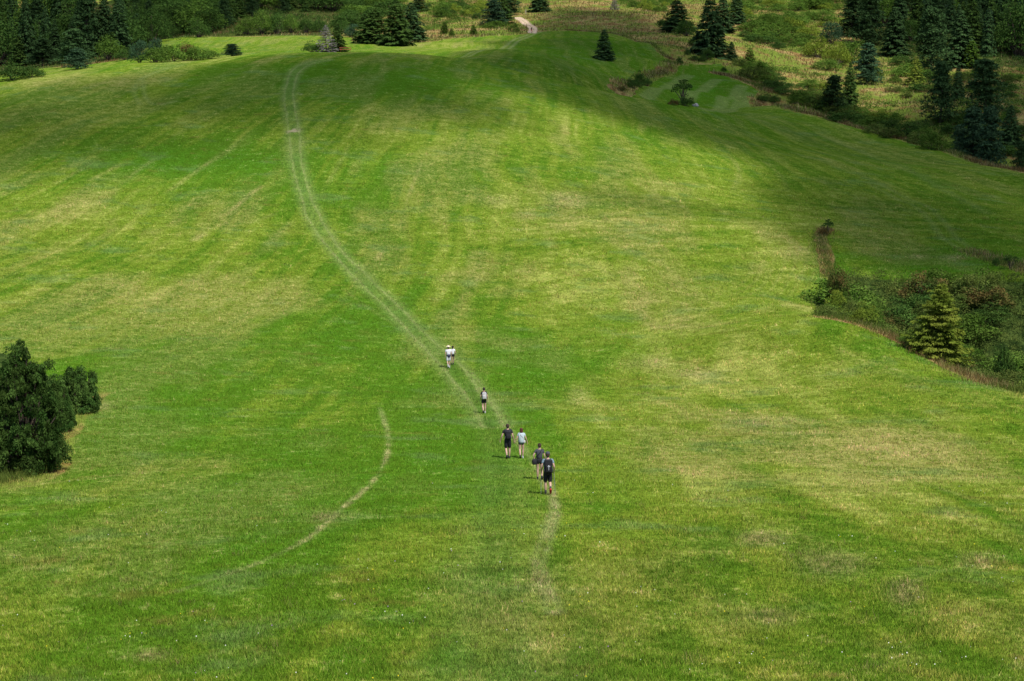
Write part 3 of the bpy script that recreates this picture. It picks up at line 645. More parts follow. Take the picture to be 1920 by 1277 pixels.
def shrubby(seed, W_, n, per, leaf, rr_, hmin=.0):
    """uneven many-stemmed bush: leafy shoots on a lumpy dome"""
    r = np.random.default_rng(seed); cl = []; br = []; ph = r.random(6)*6.28
    for k in range(n):
        az = r.random()*6.28; e = r.random()**.9; th = math.acos(1-e*.98)
        lump = .86+.07*math.sin(2*az+ph[0])+.06*math.sin(3*az+ph[1]+3*th)+.07*math.sin(5*az+ph[2]-4*th)+.06*r.random()
        dep = .35+.65*r.random()**.4; R_ = W_/2*lump*dep*(1.0+.12*math.sin(9*az+ph[4])*math.sin(7*th+ph[5])); x, y = math.cos(az)*math.sin(th)*R_, math.sin(az)*math.sin(th)*R_; z = max(.05+hmin, (.93*lump*math.cos(th)+.04)*dep**.5)
        a = rr_*(.6+.9*r.random()); cl.append((x, y, z, a*1.05, a*(.75+.45*r.random())))
        if k % 4 == 0: br.append(([(x*.1,y*.1,-.02),(x*.4,y*.4,z*.55),(x*.9,y*.9,z),(x*1.0,y*1.0,z+a)], .012, .002))
    Q, T = clumps_mesh(r, cl, per, leaf, var=1.0, up=.2, wid=.42); return Q, T, br
proto(('nearbush', 0), shrubby(131, 1.15, 620, 95, .0145, .050), M_NEAR, 1)
proto(('nearbush2', 0), shrubby(133, 1.5, 260, 90, .027, .08, .03), M_NEAR, 1)
KINDNAME = dict(spruce='spruce_tree', greenspruce='spruce_tree', bigspruce='spruce_tree', yellowspruce='spruce_tree', deadspruce='dead_spruce_tree', pine='pine_tree', darkpine='pine_tree', darkbush='bush', midbush='bush', brightbush='bush',
    redbush='bush', olivebush='bush', bluebush='bush', juniper='juniper', smalltree='small_tree', nearbush='bush', nearbush2='bush', leafytree='leafy_tree')
CATS = dict(spruce_tree='tree', dead_spruce_tree='tree', pine_tree='tree', bush='bush', juniper='juniper', small_tree='tree', leafy_tree='leafy tree')
pr = random.Random(5)
def plant(kind, x, y, h, wid, label, group=None, z=None, cat=None):
    name = KINDNAME[kind]; var = [k for k in PROTO if k[0] == kind]; cr, wd_, w0 = PROTO[pr.choice(var)]
    z = h1(x, y) if z is None else z
    root = bpy.data.objects.new(name, None); COL.objects.link(root); root.empty_display_size = .3
    root.location = (x, y, z-.05); sx = (wid/w0) if wid else h; root.scale = (sx*pr.uniform(.92, 1.08), sx*pr.uniform(.92, 1.08), h); root.rotation_euler = (pr.gauss(0, .02), pr.gauss(0, .02), pr.random()*6.28)
    for nm, me in (('foliage' if 'bush' in kind else 'crown', cr), ('stems' if 'bush' in kind else 'trunk', wd_)):
        c = bpy.data.objects.new(nm, me); COL.objects.link(c); c.parent = root
    tag(root, label, cat or CATS[name], group); return root
def tree(kind, u, vt, vb, wpx, label, group=None, d=None):
    """base under pixel (u, vb) (or at distance d), top at vt, crown wpx pixels wide"""
    x, y, z = ground(u, vb, d); dep = y*cp-z*sp; zt = float(ray(u, vt)[1])*y
    return plant(kind, x, y, max(zt-z, .4), wpx*dep/F, label, group)
print('protos', round(time.time()-T0, 1))
# ------------------------------------------------------------------ trees and bushes, one by one
TL = [
 # left crest
 ('pine',140,88,0,46,'bushy blue green pine alone on the left crest edge',None,322),('darkbush',18,108,0,64,'big rounded dark bush cut by the left edge at the crest',None,306),
 ('darkbush',52,121,0,44,'smaller round dark bush at the right end of the left edge clump',None,309),
 ('bluebush',258,72,0,46,'pale blue green shrub at the left end of the long crest thicket','crest thicket bushes',329),('bluebush',288,68,0,36,'pale shrub rising behind the long crest thicket','crest thicket bushes',336),
 ('midbush',285,88,0,52,'green bush second from the left in the long crest thicket','crest thicket bushes',328),('midbush',318,82,0,58,'widest green bush in the middle of the long crest thicket','crest thicket bushes',331),
 ('redbush',344,76,0,44,'brown tinged bush topping the middle of the crest thicket','crest thicket bushes',335),('midbush',362,84,0,56,'green bush right of the brown tinged one in the crest thicket','crest thicket bushes',333),
 ('midbush',390,90,0,38,'lowest green bush at the right end of the crest thicket','crest thicket bushes',336),
 ('pine',433,81,0,34,'small dark pine standing alone right of the long crest thicket',None,342),
 ('darkbush',584,74,0,34,'round dark bush left of the dead grey spruce',None,350),('deadspruce',610,44,0,36,'dead grey spruce with bare trunk beside the green one',None,350),
 ('greenspruce',632,40,0,34,'green spruce touching the dead grey spruce near the bench',None,353),
 # wood edge behind the far field
 ('greenspruce',36,62,126,42,'lighter green spruce in front of the left wood edge',None,None),('darkpine',80,70,124,50,'broad dark pine at the foot of the left wood',None,None),
 ('darkpine',140,52,124,58,'wide dark pine behind the lone crest pine',None,None),('leafytree',205,60,112,60,'wide dark tree at the right foot of the left wood',None,None),('darkbush',235,88,112,36,'low dark bush at the right end of the left wood foot',None,None),
 ('leafytree',372,28,70,44,'dark bush tree left of the far field corner',None,None),('leafytree',392,4,62,52,'round green tree above the left end of the far field',None,None),
 ('leafytree',462,26,66,42,'leftmost round tree of the row behind the far field','row of round trees behind the far field',None),('leafytree',492,12,64,48,'tallest round tree of the row behind the far field','row of round trees behind the far field',None),
 ('leafytree',520,18,63,40,'third round tree from the left behind the far field','row of round trees behind the far field',None),('leafytree',546,22,61,36,'lighter tipped round tree mid row behind the far field','row of round trees behind the far field',None),
 ('leafytree',575,30,61,34,'low dark tree right of the lighter tipped one behind the far field','row of round trees behind the far field',None),('darkbush',600,33,60,36,'round dark tree just above the dead spruce tip','row of round trees behind the far field',None),
 ('leafytree',642,38,61,30,'last small round tree at the right end of the far field row','row of round trees behind the far field',None),
 ('bluebush',661,43,70,34,'blue green bush left of the centre spruce pair',None,None),('greenspruce',684,22,81,44,'left spruce of the pair right of the blue green bush',None,None),('greenspruce',703,12,82,54,'taller right spruce of the pair right of the blue green bush',None,None),
 ('greenspruce',744,-6,86,60,'tall spruce with its left skirt reaching the far field edge',None,None),('spruce',770,2,79,56,'dark tall spruce crowding the right side of its lighter neighbour',None,None),
 ('midbush',726,66,84,30,'small bush at the foot of the tall spruce, left side',None,None),('darkbush',775,60,76,50,'low dark bush under the right side of the tall dark spruce',None,None),
 ('juniper',833,39,63,14,'tallest of three small cone shaped junipers on the dry bank','small cone junipers on the dry bank',None),('juniper',847,52,69,11,'middle small juniper of three on the dry bank','small cone junipers on the dry bank',None),
 ('juniper',888,46,66,13,'rightmost small juniper of three on the dry bank','small cone junipers on the dry bank',None),
 ('spruce',785,-14,21,32,'dark spruce top at the picture top above the tall pair',None,None),('darkbush',803,3,14,13,'tiny dark bush right of the spruce top at the picture top',None,None),
 ('pine',925,-2,48,46,'blue green pine left of the pale dirt road',None,None),('greenspruce',942,-14,45,40,'yellowish green spruce behind the blue green pine',None,None),('darkpine',957,-20,28,36,'dark pine at the picture top beside the dirt road start',None,None),
 ('midbush',963,41,60,22,'small green bush just left of the dirt road bend',None,None),('midbush',930,38,53,52,'low green bush spreading at the foot of the blue green pine',None,None),
 ('spruce',1012,-26,22,38,'dark conifer at the picture top right of the dirt road',None,None),('deadspruce',1152,-6,18,16,'thin bare little tree on the brown hill rim',None,None),
 ('spruce',196,-16,104,46,'dark spruce behind the middle of the left wood edge',None,None),('spruce',222,-4,102,44,'dark spruce towards the right end of the left wood edge',None,None),
 # centre right
 ('spruce',1133,53,112,38,'lone dark spruce in the mown field below the brown hill',None,None),
 ('spruce',1270,-6,62,56,'dark spruce at the right end of the brown hill',None,None),('darkbush',1252,28,58,40,'dark bush skirting the left foot of that hill end spruce',None,None),('darkbush',1288,30,68,44,'dark bush under the right side of the hill end spruce',None,None),
 ('spruce',1331,-14,104,62,'tallest dark spruce standing above the small terraced fields',None,None),('spruce',1356,-10,60,40,'spruce half hidden behind the tallest one',None,None),('spruce',1380,-16,44,36,'dark spruce top right of the tallest one at the picture top',None,None),
 ('darkbush',1303,66,88,26,'dark bush at the left foot of the tallest spruce',None,None),('darkbush',1326,88,111,24,'upright dark bush in front of the tallest spruce',None,None),('darkbush',1289,90,103,13,'tiny dark bush on the dry slope left of the upright bush',None,None),
 ('darkbush',1274,104,120,14,'small bush at the corner between the two fields',None,None),('darkbush',1303,103,113,20,'low bush left of two above the small fields',None,None),('darkbush',1318,104,115,20,'low bush right of two above the small fields',None,None),
 ('spruce',1371,77,113,24,'small dark spruce right of the tallest one',None,None),('juniper',1405,88,124,22,'cone juniper standing in the hedge right of the small fields',None,None),('juniper',1425,115,138,18,'short juniper lower down in the hedge',None,None),
 ('darkbush',1187,138,166,28,'left bush of the dark cluster on the bank between fields','cluster on the bank between fields',None),('darkbush',1198,130,163,26,'tallest bush of the dark cluster on the bank between fields','cluster on the bank between fields',None),
 ('darkbush',1213,141,161,22,'right bush of the dark cluster on the bank between fields','cluster on the bank between fields',None),('redbush',1166,159,171,18,'brown low bush at the left tip of the bank',None,None),
 ('smalltree',1280,147,197,52,'scraggy little tree on the rim of the small fields',None,None),('darkbush',1287,174,199,30,'dark bush under the scraggy little tree',None,None),('redbush',1262,184,197,22,'brown low bush left of the scraggy tree foot',None,None),
 ('darkbush',1357,124,134,11,'tiny bush at the upper edge of the striped small field',None,None),('darkbush',1433,171,190,30,'low dark bush at the right corner of the small fields',None,None),('darkbush',1452,176,192,26,'second low bush beside the corner bush of the small fields',None,None),
 # right ravine
 ('darkpine',1559,139,212,48,'dark pointed conifer on the ravine edge',None,None),('greenspruce',1592,114,204,32,'yellowish spruce just right of the dark pointed conifer',None,None),
 ('pine',1625,79,158,50,'round topped pine on the sunlit ravine slope',None,None),('yellowspruce',1714,104,160,36,'small yellow green spruce in the dim clearing',None,None),
 ('darkpine',1763,112,234,54,'large dark pine with flat tiers at the clearing edge',None,None),('spruce',1796,118,190,26,'narrow spruce between the two largest ravine pines',None,None),
 ('darkpine',1846,108,222,70,'wide dark pine behind the lower ravine pines',None,None),('pine',1823,198,300,56,'large blue green pine at the meadow edge on the right',None,388),('pine',1856,195,304,54,'blue green pine touching the right side of the meadow edge pine',None,380),
 ('pine',1797,232,288,40,'smaller pine at the left of the meadow edge pines',None,395),('spruce',1892,195,276,42,'dark spruce in the gap near the right picture edge',None,None),('darkpine',1914,262,318,40,'dark pine cut by the right picture edge at the meadow rim',None,352),
 ('bluebush',1560,38,82,50,'blue green round tree on the sunlit slope',None,None),('brightbush',1535,62,108,56,'yellow green bush left in the sunlit clump','sunlit bush clump',None),('brightbush',1568,74,122,62,'yellow green bush lowest in the sunlit clump','sunlit bush clump',None),
 ('midbush',1596,70,118,54,'green bush at the right of the sunlit clump','sunlit bush clump',None),('midbush',1550,108,130,60,'low green bush below the sunlit clump',None,None),('darkbush',1640,118,150,26,'small dark bush behind the round topped pine',None,None),
 ('darkpine',1598,-14,68,52,'dark pine at the left corner of the right wood',None,None),('darkpine',1630,-20,84,54,'dark pine second along the left edge of the right wood',None,None),('spruce',1679,10,104,50,'pointed spruce at the lower edge of the right wood',None,None),
 ('darkpine',1745,12,138,66,'big layered pine at the lower edge of the right wood',None,None),('spruce',1800,16,124,56,'spruce at the wood edge right of the big layered pine',None,None),('juniper',1821,74,128,28,'slim upright tree before the right wood',None,None),
 ('darkbush',1893,170,182,36,'low flat bush in the brown clearing at far right',None,None),('brightbush',1655,228,246,30,'pale green bush on the ravine lip',None,None),
 # gully on the right
 ('smalltree',1552,410,440,32,'leaning little tree at the top of the dry grass strip',None,None),('redbush',1545,424,441,22,'brown scrub at the foot of the leaning little tree',None,None),
 ('redbush',1589,494,0,58,'reddish tinged round bush at the head of the gully',None,196),('brightbush',1585,540,0,54,'light olive bush below the reddish round bush',None,186),('olivebush',1612,552,0,54,'olive bush right of the light one at the gully rim',None,186),
 ('olivebush',1562,580,0,44,'low grey green bush at the pointed left end of the gully',None,181),('midbush',1662,560,0,40,'fresh green bush in the middle of the gully thicket',None,186),
 ('midbush',1604,540,0,50,'rounded green bush between the reddish one and the gully floor',None,190),('midbush',1640,572,0,54,'rounded green bush right of the olive rim bush',None,184),('brightbush',1690,612,0,46,'yellowish green bush at the rim left of the sunlit spruce',None,168),
 ('bigspruce',1781,526,0,98,'tall sunlit yellow green spruce at the gully rim',None,156),('midbush',1728,625,0,60,'green shrub leaning on the left foot of the sunlit spruce',None,159),
 ('darkbush',1912,640,0,64,'round dark bush at the right edge in the gully',None,163),('smalltree',1894,476,505,30,'flat topped little tree near the right edge above the gully',None,None),('darkbush',1868,480,499,13,'slim dark bush left of the flat topped little tree',None,None),
 # left foreground
 ('nearbush',8,634,0,138,'large dark leafy bush tree at the left edge',None,97),('nearbush2',114,684,0,84,'wide lower dark bush right of the large left edge bush',None,122),('nearbush2',78,715,0,56,'small bush filling the gap between the two left edge bushes',None,112),
]
for k, u, vt, vb, wp, lab, grp, d in TL: tree(k, u, vt, vb, wp, lab, grp, d)
# rock by the scraggy tree
# ---- woods and scattered shrubs: single plants, grouped
def scatter(kinds, poly, n, hrange, label, group, mind, seed, wr=(.8, 1.2), base=None):
    r = np.random.default_rng(seed); poly = np.array(poly, float); got = []
    t = 0
    while len(got) < n and t < n*60:
        t += 1; u = r.uniform(poly[:,0].min(), poly[:,0].max()); v = r.uniform(poly[:,1].min(), poly[:,1].max())
        if not inside(np.array([u]), np.array([v]), poly)[0]: continue
        g = cast([u], [v])[0]
        if np.isnan(g[0]) or g[1] < 300: continue
        if any(math.hypot((g[0]-q[0]), (g[1]-q[1])*.5) < mind for q in got): continue
        got.append(g[:2]); k = kinds[r.integers(len(kinds))]; h = r.uniform(*hrange); c0 = PROTO[(k, 0)][2]
        plant(k, g[0], g[1], h, h*c0*r.uniform(*wr), label if isinstance(label, str) else label[CATS[KINDNAME[k]]], (group if isinstance(group, str) else group[CATS[KINDNAME[k]]]))
W1 = {'tree': 'tall dark conifer inside the wood at the top left', 'leafy tree': 'dark leafy tree inside the wood at the top left'}
G1_ = {'tree': 'conifers of the top left wood', 'leafy tree': 'leafy trees of the top left wood'}
scatter(['spruce','spruce','darkpine','greenspruce','leafytree','leafytree'], [(-140,128),(60,124),(240,104),(235,60),(160,40),(-140,40)], 84, (9, 20), W1, G1_, 3.0, 1)
scatter(['leafytree','darkpine','leafytree','leafytree','greenspruce'], [(230,98),(330,68),(420,56),(480,30),(640,22),(700,4),(230,4)], 84, (6.5, 12), W1, G1_, 3.6, 2, (.9, 1.5))
W2 = {'tree': 'tall dark conifer inside the wood at the top right', 'leafy tree': 'dark leafy tree inside the wood at the top right'}
G2_ = {'tree': 'conifers of the top right wood', 'leafy tree': 'leafy trees of the top right wood'}
scatter(['darkpine','spruce','pine','spruce','greenspruce','leafytree'], [(1610,62),(1690,85),(1790,108),(1930,108),(2060,120),(2060,2),(1610,2)], 78, (8, 19), W2, G2_, 3.6, 3)
scatter(['darkbush','midbush','darkbush'], [(640,56),(700,40),(820,2),(660,2)], 18, (2.8, 5.5), 'dark shrub on the slope above the centre spruce pair', 'shrubs above the centre spruces', 3, 4, (1, 1.8))
scatter(['midbush','darkbush','brightbush'], [(812,44),(905,40),(915,4),(830,4)], 15, (2.0, 4.0), 'green shrub on the dry slope left of the dirt road', 'shrubs left of the dirt road', 2.2, 5, (1, 1.9))
scatter(['brightbush','brightbush','midbush'], [(1165,14),(1245,28),(1262,2),(1165,1)], 12, (2, 3.5), 'bright green shrub on the rim behind the brown hill', 'shrubs behind the brown hill', 2.2, 6, (1, 1.9))
scatter(['brightbush','midbush','midbush'], [(1385,6),(1580,4),(1545,45),(1500,95),(1440,80),(1385,50)], 46, (2.0, 4.4), 'green shrub on the bright slope right of the tallest spruce', 'shrubs on the bright slope', 2.2, 7, (1, 2.0))
scatter(['midbush','darkbush','olivebush'], [(1396,62),(1440,70),(1500,92),(1505,104),(1460,100),(1400,82)], 12, (1.8, 3), 'dark green shrub in the slanting band across the bright slope', 'slanting band of shrubs', 2, 8, (1.2, 2.2))
scatter(['olivebush','darkbush','midbush'], [(1368,124),(1392,118),(1450,142),(1530,188),(1620,222),(1700,252),(1780,278),(1740,284),(1600,240),(1500,203),(1430,160)], 38, (1.7, 3.6), 'dark shrub in the hedge along the far rim of the right meadow', 'hedge along the right meadow rim', 1.5, 9, (1.1, 2.0))
scatter(['midbush','olivebush','brightbush'], [(1480,150),(1560,165),(1600,215),(1720,225),(1690,250),(1560,205)], 11, (1.6, 3.0), 'low green shrub on the ravine slope behind the hedge', 'low shrubs behind the hedge', 2.2, 10, (1.2, 2.2))
scatter(['darkbush','midbush','olivebush'], [(1640,128),(1700,120),(1790,150),(1900,130),(1930,170),(1700,190),(1640,160)], 14, (1.8, 3.6), 'dark shrub in the dim clearing below the right wood', 'shrubs in the dim clearing', 2.6, 11, (1.1, 2.0))
scatter(['darkbush','midbush'], [(1730,240),(1790,262),(1900,300),(1925,250),(1900,215),(1780,225)], 11, (1.6, 3.2), 'dark shrub among the pines at the right meadow edge', 'shrubs among the right edge pines', 2, 12, (1.1, 1.9))
def scatterw(kinds, poly, n, hr, label, group, mind, seed, avoid=None):
    r = np.random.default_rng(seed); got = []; t = 0
    while len(got) < n and t < n*80:
        t += 1; x = r.uniform(poly[:,0].min(), poly[:,0].max()); y = r.uniform(poly[:,1].min(), min(poly[:,1].max(), 215))
        if not inside(np.array([x]), np.array([y]), poly)[0] or x > 62 or x < 28.5: continue
        if linedist(np.array([x]), np.array([y]), gul_dry, 9)[0][0] < 3.2 or any(math.hypot(x-a, y-b_) < mind for a, b_ in got): continue
        got.append((x, y)); k = kinds[r.integers(len(kinds))]; h = r.uniform(*hr)
        if y < 192 and x < 40: k = ['midbush','brightbush','olivebush'][r.integers(3)]; h = r.uniform(1.2, 2.1)
        plant(k, x, y, h, h*PROTO[(k,0)][2]*r.uniform(.9, 1.7), 'low green shrub on the sunlit rim of the right gully' if (y < 192 and x < 40) else label, 'shrubs on the gully rim' if (y < 192 and x < 40) else group)
scatterw(['olivebush','darkbush','midbush','redbush','midbush'], gul, 84, (1.7, 3.4), 'dark rounded shrub in the shaded thicket of the right gully', 'shrubs of the gully thicket', 2.0, 31)
print('trees', round(time.time()-T0, 1))
# ---- gully thicket (nobody could count it)
def areapts(poly, n, seed):
    r = np.random.default_rng(seed); x = r.uniform(poly[:,0].min(), poly[:,0].max(), n*4); y = r.uniform(poly[:,1].min(), poly[:,1].max(), n*4); k = inside(x, y, poly); return x[k][:n], y[k][:n]
r = np.random.default_rng(3)
tx, ty = areapts(gul, 1900, 5); tz = H(tx, ty); dd, _, _ = linedist(tx, ty, gul_dry, 12); k = dd > 2.6; tx, ty, tz, dd = tx[k], ty[k], tz[k], dd[k]
cl = [(x, y, z+.1+.45*q, .55+.55*s, .40+.45*s) for x, y, z, q, s in zip(tx, ty, tz, r.random(len(tx))*np.clip(dd/6, .3, 1), r.random(len(tx)))]
Q, T = clumps_mesh(r, cl, 95, .085, wid=.45, var=.6)
o = link('undergrowth', crown_mesh('undergrowth', Q, T, M_OLV)); tag(o, 'dense dark thicket filling the gully at the right', 'undergrowth', kind='stuff')
# ---- tall dry grass and weeds on banks, strips and the rough hillside
def drymat():
    b = N('dry tall grass'); tn = b.n('ShaderNodeVertexColor', {'layer_name': 'tint'}); df = b.n('ShaderNodeBsdfDiffuse', None, Color=tn.outputs[0]); tl = b.n('ShaderNodeBsdfTranslucent', None, Color=tn.outputs[0])
    ms = b.n('ShaderNodeMixShader', None, Fac=.3); b.t.links.new(df.outputs[0], ms.inputs[1]); b.t.links.new(tl.outputs[0], ms.inputs[2]); return b.out(ms.outputs[0])
M_DRY = drymat(); bxs, bys, bh, bw = [], [], [], []
for L, wd_, n_, h_, w_ in ((gul_dry+np.array([.6, 1.0]), 2.0, 7000, .5, .04), (lg_dry+np.array([-.6, .5]), .9, 4200, .5, .03), (strip_m, 1.0, 3000, .4, .05), (strip_l, 2.0, 2500, .7, .12), (strip_r, 2.2, 2500, .7, .12), (strip_r2, 1.4, 8000, .7, .1), (strip_t, .8, 2500, .5, .1), (r_tip, 2.0, 2500, .5, .07)):
    t = r.random(n_)*(len(L)-1.001); i = t.astype(int); f = (t-i)[:,None]; p = L[i]*(1-f)+L[i+1]*f; q = p+r.normal(size=(n_, 2))*wd_*.55
    bxs.append(q[:,0]); bys.append(q[:,1]); bh.append(h_*(.4+.8*r.random(n_))*(.4+1.2*fbm(q[:,0], q[:,1], 3, 8))); bw.append(np.full(n_, w_))
for tu, tv, tn_, ts in ((1430,1010,420,.45),(1560,1062,420,.6),(1690,1105,300,.4),(1725,1120,200,.3),(1450,1158,260,.4),(1840,1052,260,.5),(285,1232,160,.3),(608,972,160,.3),(1640,1256,200,.4),(1300,1240,160,.3),(1500,1045,260,.5),(1620,1165,180,.35),(860,1000,120,.3),(1010,1085,160,.3)):
    q = ground(tu, tv); bxs.append(q[0]+r.normal(size=tn_)*ts); bys.append(q[1]+r.normal(size=tn_)*ts*1.6); bh.append(.10+.26*r.random(tn_)); bw.append(np.full(tn_, .010))
tu, tv = r.random(150)*2100-80, 930+r.random(150)*360; q = cast(tu, tv)
for g_ in q: m_ = r.integers(8, 40); bxs.append(g_[0]+r.normal(size=m_)*.14); bys.append(g_[1]+r.normal(size=m_)*.2); bh.append(.10+.20*r.random(m_)); bw.append(np.full(m_, .010))
nr_ = 150000; yy = 380+430*r.random(nr_)**.8; xx = (r.random(nr_)*1.15-.575)*yy*.62; ma, mb, mc, md = masks(xx, yy, H(xx, yy)); k = (mb[:,0] > .55) & (ma[:,2] < .25); xx, yy = xx[k], yy[k]
bxs.append(xx); bys.append(yy); bh.append((.35+.6*r.random(len(xx)))*(.3+1.3*fbm(xx, yy, 9, 18))); bw.append(np.full(len(xx), .22))
bxs, bys, bh, bw = map(np.concatenate, (bxs, bys, bh, bw)); n_ = len(bxs); q = fbm(bxs, bys, 11, 61)[:,None]+.30*(r.random((n_,1))-.5)+np.where(bys < 215, .07, .03)[:,None]*(rng.random((n_,1))-.1)
tint = np.where(q < .44, [.20,.13,.05], np.where(q < .53, [.40,.32,.14], [.135,.18,.035]))*(.6+.7*r.random((n_,1)))
o = link('tall_grass', blades(bxs, bys, bh, bw, .5, tint, 'tall_grass', zoned=False), M_DRY); tag(o, 'tall dry straw coloured grass on the banks and rough slopes', 'tall grass', kind='stuff')
print('thicket', round(time.time()-T0, 1))

# ---- knee high scrub over the rough slopes
def scrub(name, polys, n, rr_, leaf, mat, label, seed):
    r = np.random.default_rng(seed); cl = []
    for poly, fr in polys:
        poly = np.array(poly, float); m = int(n*fr*3); u = r.uniform(poly[:,0].min(), poly[:,0].max(), m); v = r.uniform(poly[:,1].min(), poly[:,1].max(), m); k = inside(u, v, poly); g = cast(u[k], v[k])
        g = g[~np.isnan(g[:,0])]; g = g[g[:,1] > 250]; q = fbm(g[:,0], g[:,1]*.6, 14, seed) > .46; g = g[q][:int(n*fr)]
        for x, y, z in g: s = rr_*(.6+.9*r.random()); cl.append((x, y, z+.25*s, s, s*.6))
    Q, T = clumps_mesh(r, cl, 46, leaf, var=.5); o = link(name, crown_mesh(name, Q, T, mat)); tag(o, label, name.replace('_', ' '), kind='stuff')
SL = [([(1380,0),(1600,0),(1600,60),(1500,100),(1400,90)], .3), ([(1440,150),(1560,200),(1700,262),(1790,288),(1720,215),(1560,150),(1480,120)], .25), ([(1640,120),(1930,130),(1930,310),(1760,250)], .35), ([(650,50),(820,2),(920,0),(900,30),(800,60)], .3), ([(1150,12),(1250,24),(1260,0),(1150,0)], .12)]
scrub('weeds', SL, 1400, 1.15, .16, M_MID, 'knee high green weeds and brambles on the rough slopes', 21)
scrub('brambles', [([(0,128),(60,125),(240,110),(300,80),(455,62),(640,58),(690,10),(0,40)], .55), ([(1590,40),(1700,108),(1930,124),(1930,20),(1600,0)], .3), ([(1370,118),(1450,150),(1600,232),(1560,200),(1440,130)], .15)], 1500, 1.3, .18, M_DEC, 'dark brambles on the woodland floor and along the hedge', 23)
# ------------------------------------------------------------------ walkers
def flat(name, col, rough=.8):
    b = N(name); geo = b.n('ShaderNodeTexCoord'); nz = b.noise(geo.outputs['Object'], 14, 3)
    c = b.mix(nz, tuple(x*.8 for x in col), tuple(min(1, x*1.15) for x in col))
    return b.out(b.n('ShaderNodeBsdfPrincipled', None, Base_Color=c, Roughness=rough).outputs[0])
K = dict(skin=flat('skin', (.58, .36, .27), .55), black=flat('black cloth', (.012, .012, .016)), grey=flat('dark grey cloth', (.06, .062, .075)), white=flat('white cloth', (.78, .78, .82)), mint=flat('pale blue cloth', (.50, .60, .64)),
    blue=flat('grey blue cloth', (.20, .28, .34)), navy=flat('navy cloth', (.035, .035, .075)), straw=flat('pale straw', (.78, .70, .50)), dhair=flat('dark brown hair', (.02, .012, .008)), rhair=flat('reddish brown hair', (.10, .022, .018)),
    ghair=flat('brown hair', (.055, .028, .016)), red=flat('red shoe', (.45, .015, .03)), pale=flat('light grey cloth', (.55, .53, .53)), metal=flat('pole metal', (.20, .21, .23), .35), wood=flat('orange stained wood', (.40, .13, .045)), eye=flat('eye', (.02, .015, .01), .2), bshoe=flat('dark shoe', (.02, .02, .025)),
    rock=flat('pale rock', (.35, .33, .32)), sock=flat('white sock', (.7, .7, .7)), post=flat('weathered post', (.50, .44, .36)))
def skinmesh(name, verts, edges, radii, mat, sub=1, root=0):
    me = bpy.data.meshes.new(name); me.from_pydata(verts, edges, []); o = bpy.data.objects.new(name, me); COL.objects.link(o)
    m = o.modifiers.new('s', 'SKIN'); m.use_smooth_shade = True; s = o.modifiers.new('d', 'SUBSURF'); s.levels = sub; s.render_levels = sub
    if not me.skin_vertices: bpy.context.view_layer.objects.active = o
    sv = me.skin_vertices[0].data
    for i, r_ in enumerate(radii): sv[i].radius = (r_, r_) if not isinstance(r_, tuple) else r_
    sv[root].use_root = True
    dg = bpy.context.evaluated_depsgraph_get(); dg.update(); out = bpy.data.meshes.new_from_object(o.evaluated_get(dg)); bpy.data.objects.remove(o); out.name = name
    out.materials.clear(); out.materials.append(mat); return out
import bmesh
def join(me, fn):
    bm = bmesh.new(); bm.from_mesh(me); fn(bm); bm.to_mesh(me); bm.free(); me.polygons.foreach_set('use_smooth', np.ones(len(me.polygons), bool)); return me
def ball(bm, c, s, seg=14, rot=None):
    g = bmesh.ops.create_uvsphere(bm, u_segments=seg, v_segments=max(8, seg//2+2), radius=1.0)
    M = Matrix.Translation(c) @ (rot or Matrix.Identity(4)) @ Matrix.Diagonal((*s, 1)); bmesh.ops.transform(bm, matrix=M, verts=g['verts']); return g['verts']
def rbox(bm, c, s, rot=None, bev=.02):
    g = bmesh.ops.create_cube(bm, size=1.0); vs = g['verts']; bmesh.ops.transform(bm, matrix=Matrix.Diagonal((*s, 1)), verts=vs)
    es = list({e for v in vs for e in v.link_edges}); r_ = bmesh.ops.bevel(bm, geom=es, offset=bev, segments=3, affect='EDGES', profile=.5)
    allv = list({v for f in r_['faces'] for v in f.verts} | {v for v in vs if v.is_valid}); bmesh.ops.transform(bm, matrix=Matrix.Translation(c) @ (rot or Matrix.Identity(4)), verts=allv); return allv
def bmobj(name, fn, mat, parent=None, smooth=True):
    me = bpy.data.meshes.new(name); bm = bmesh.new(); fn(bm); bm.to_mesh(me); bm.free(); return link(name, me, mat, parent, smooth)

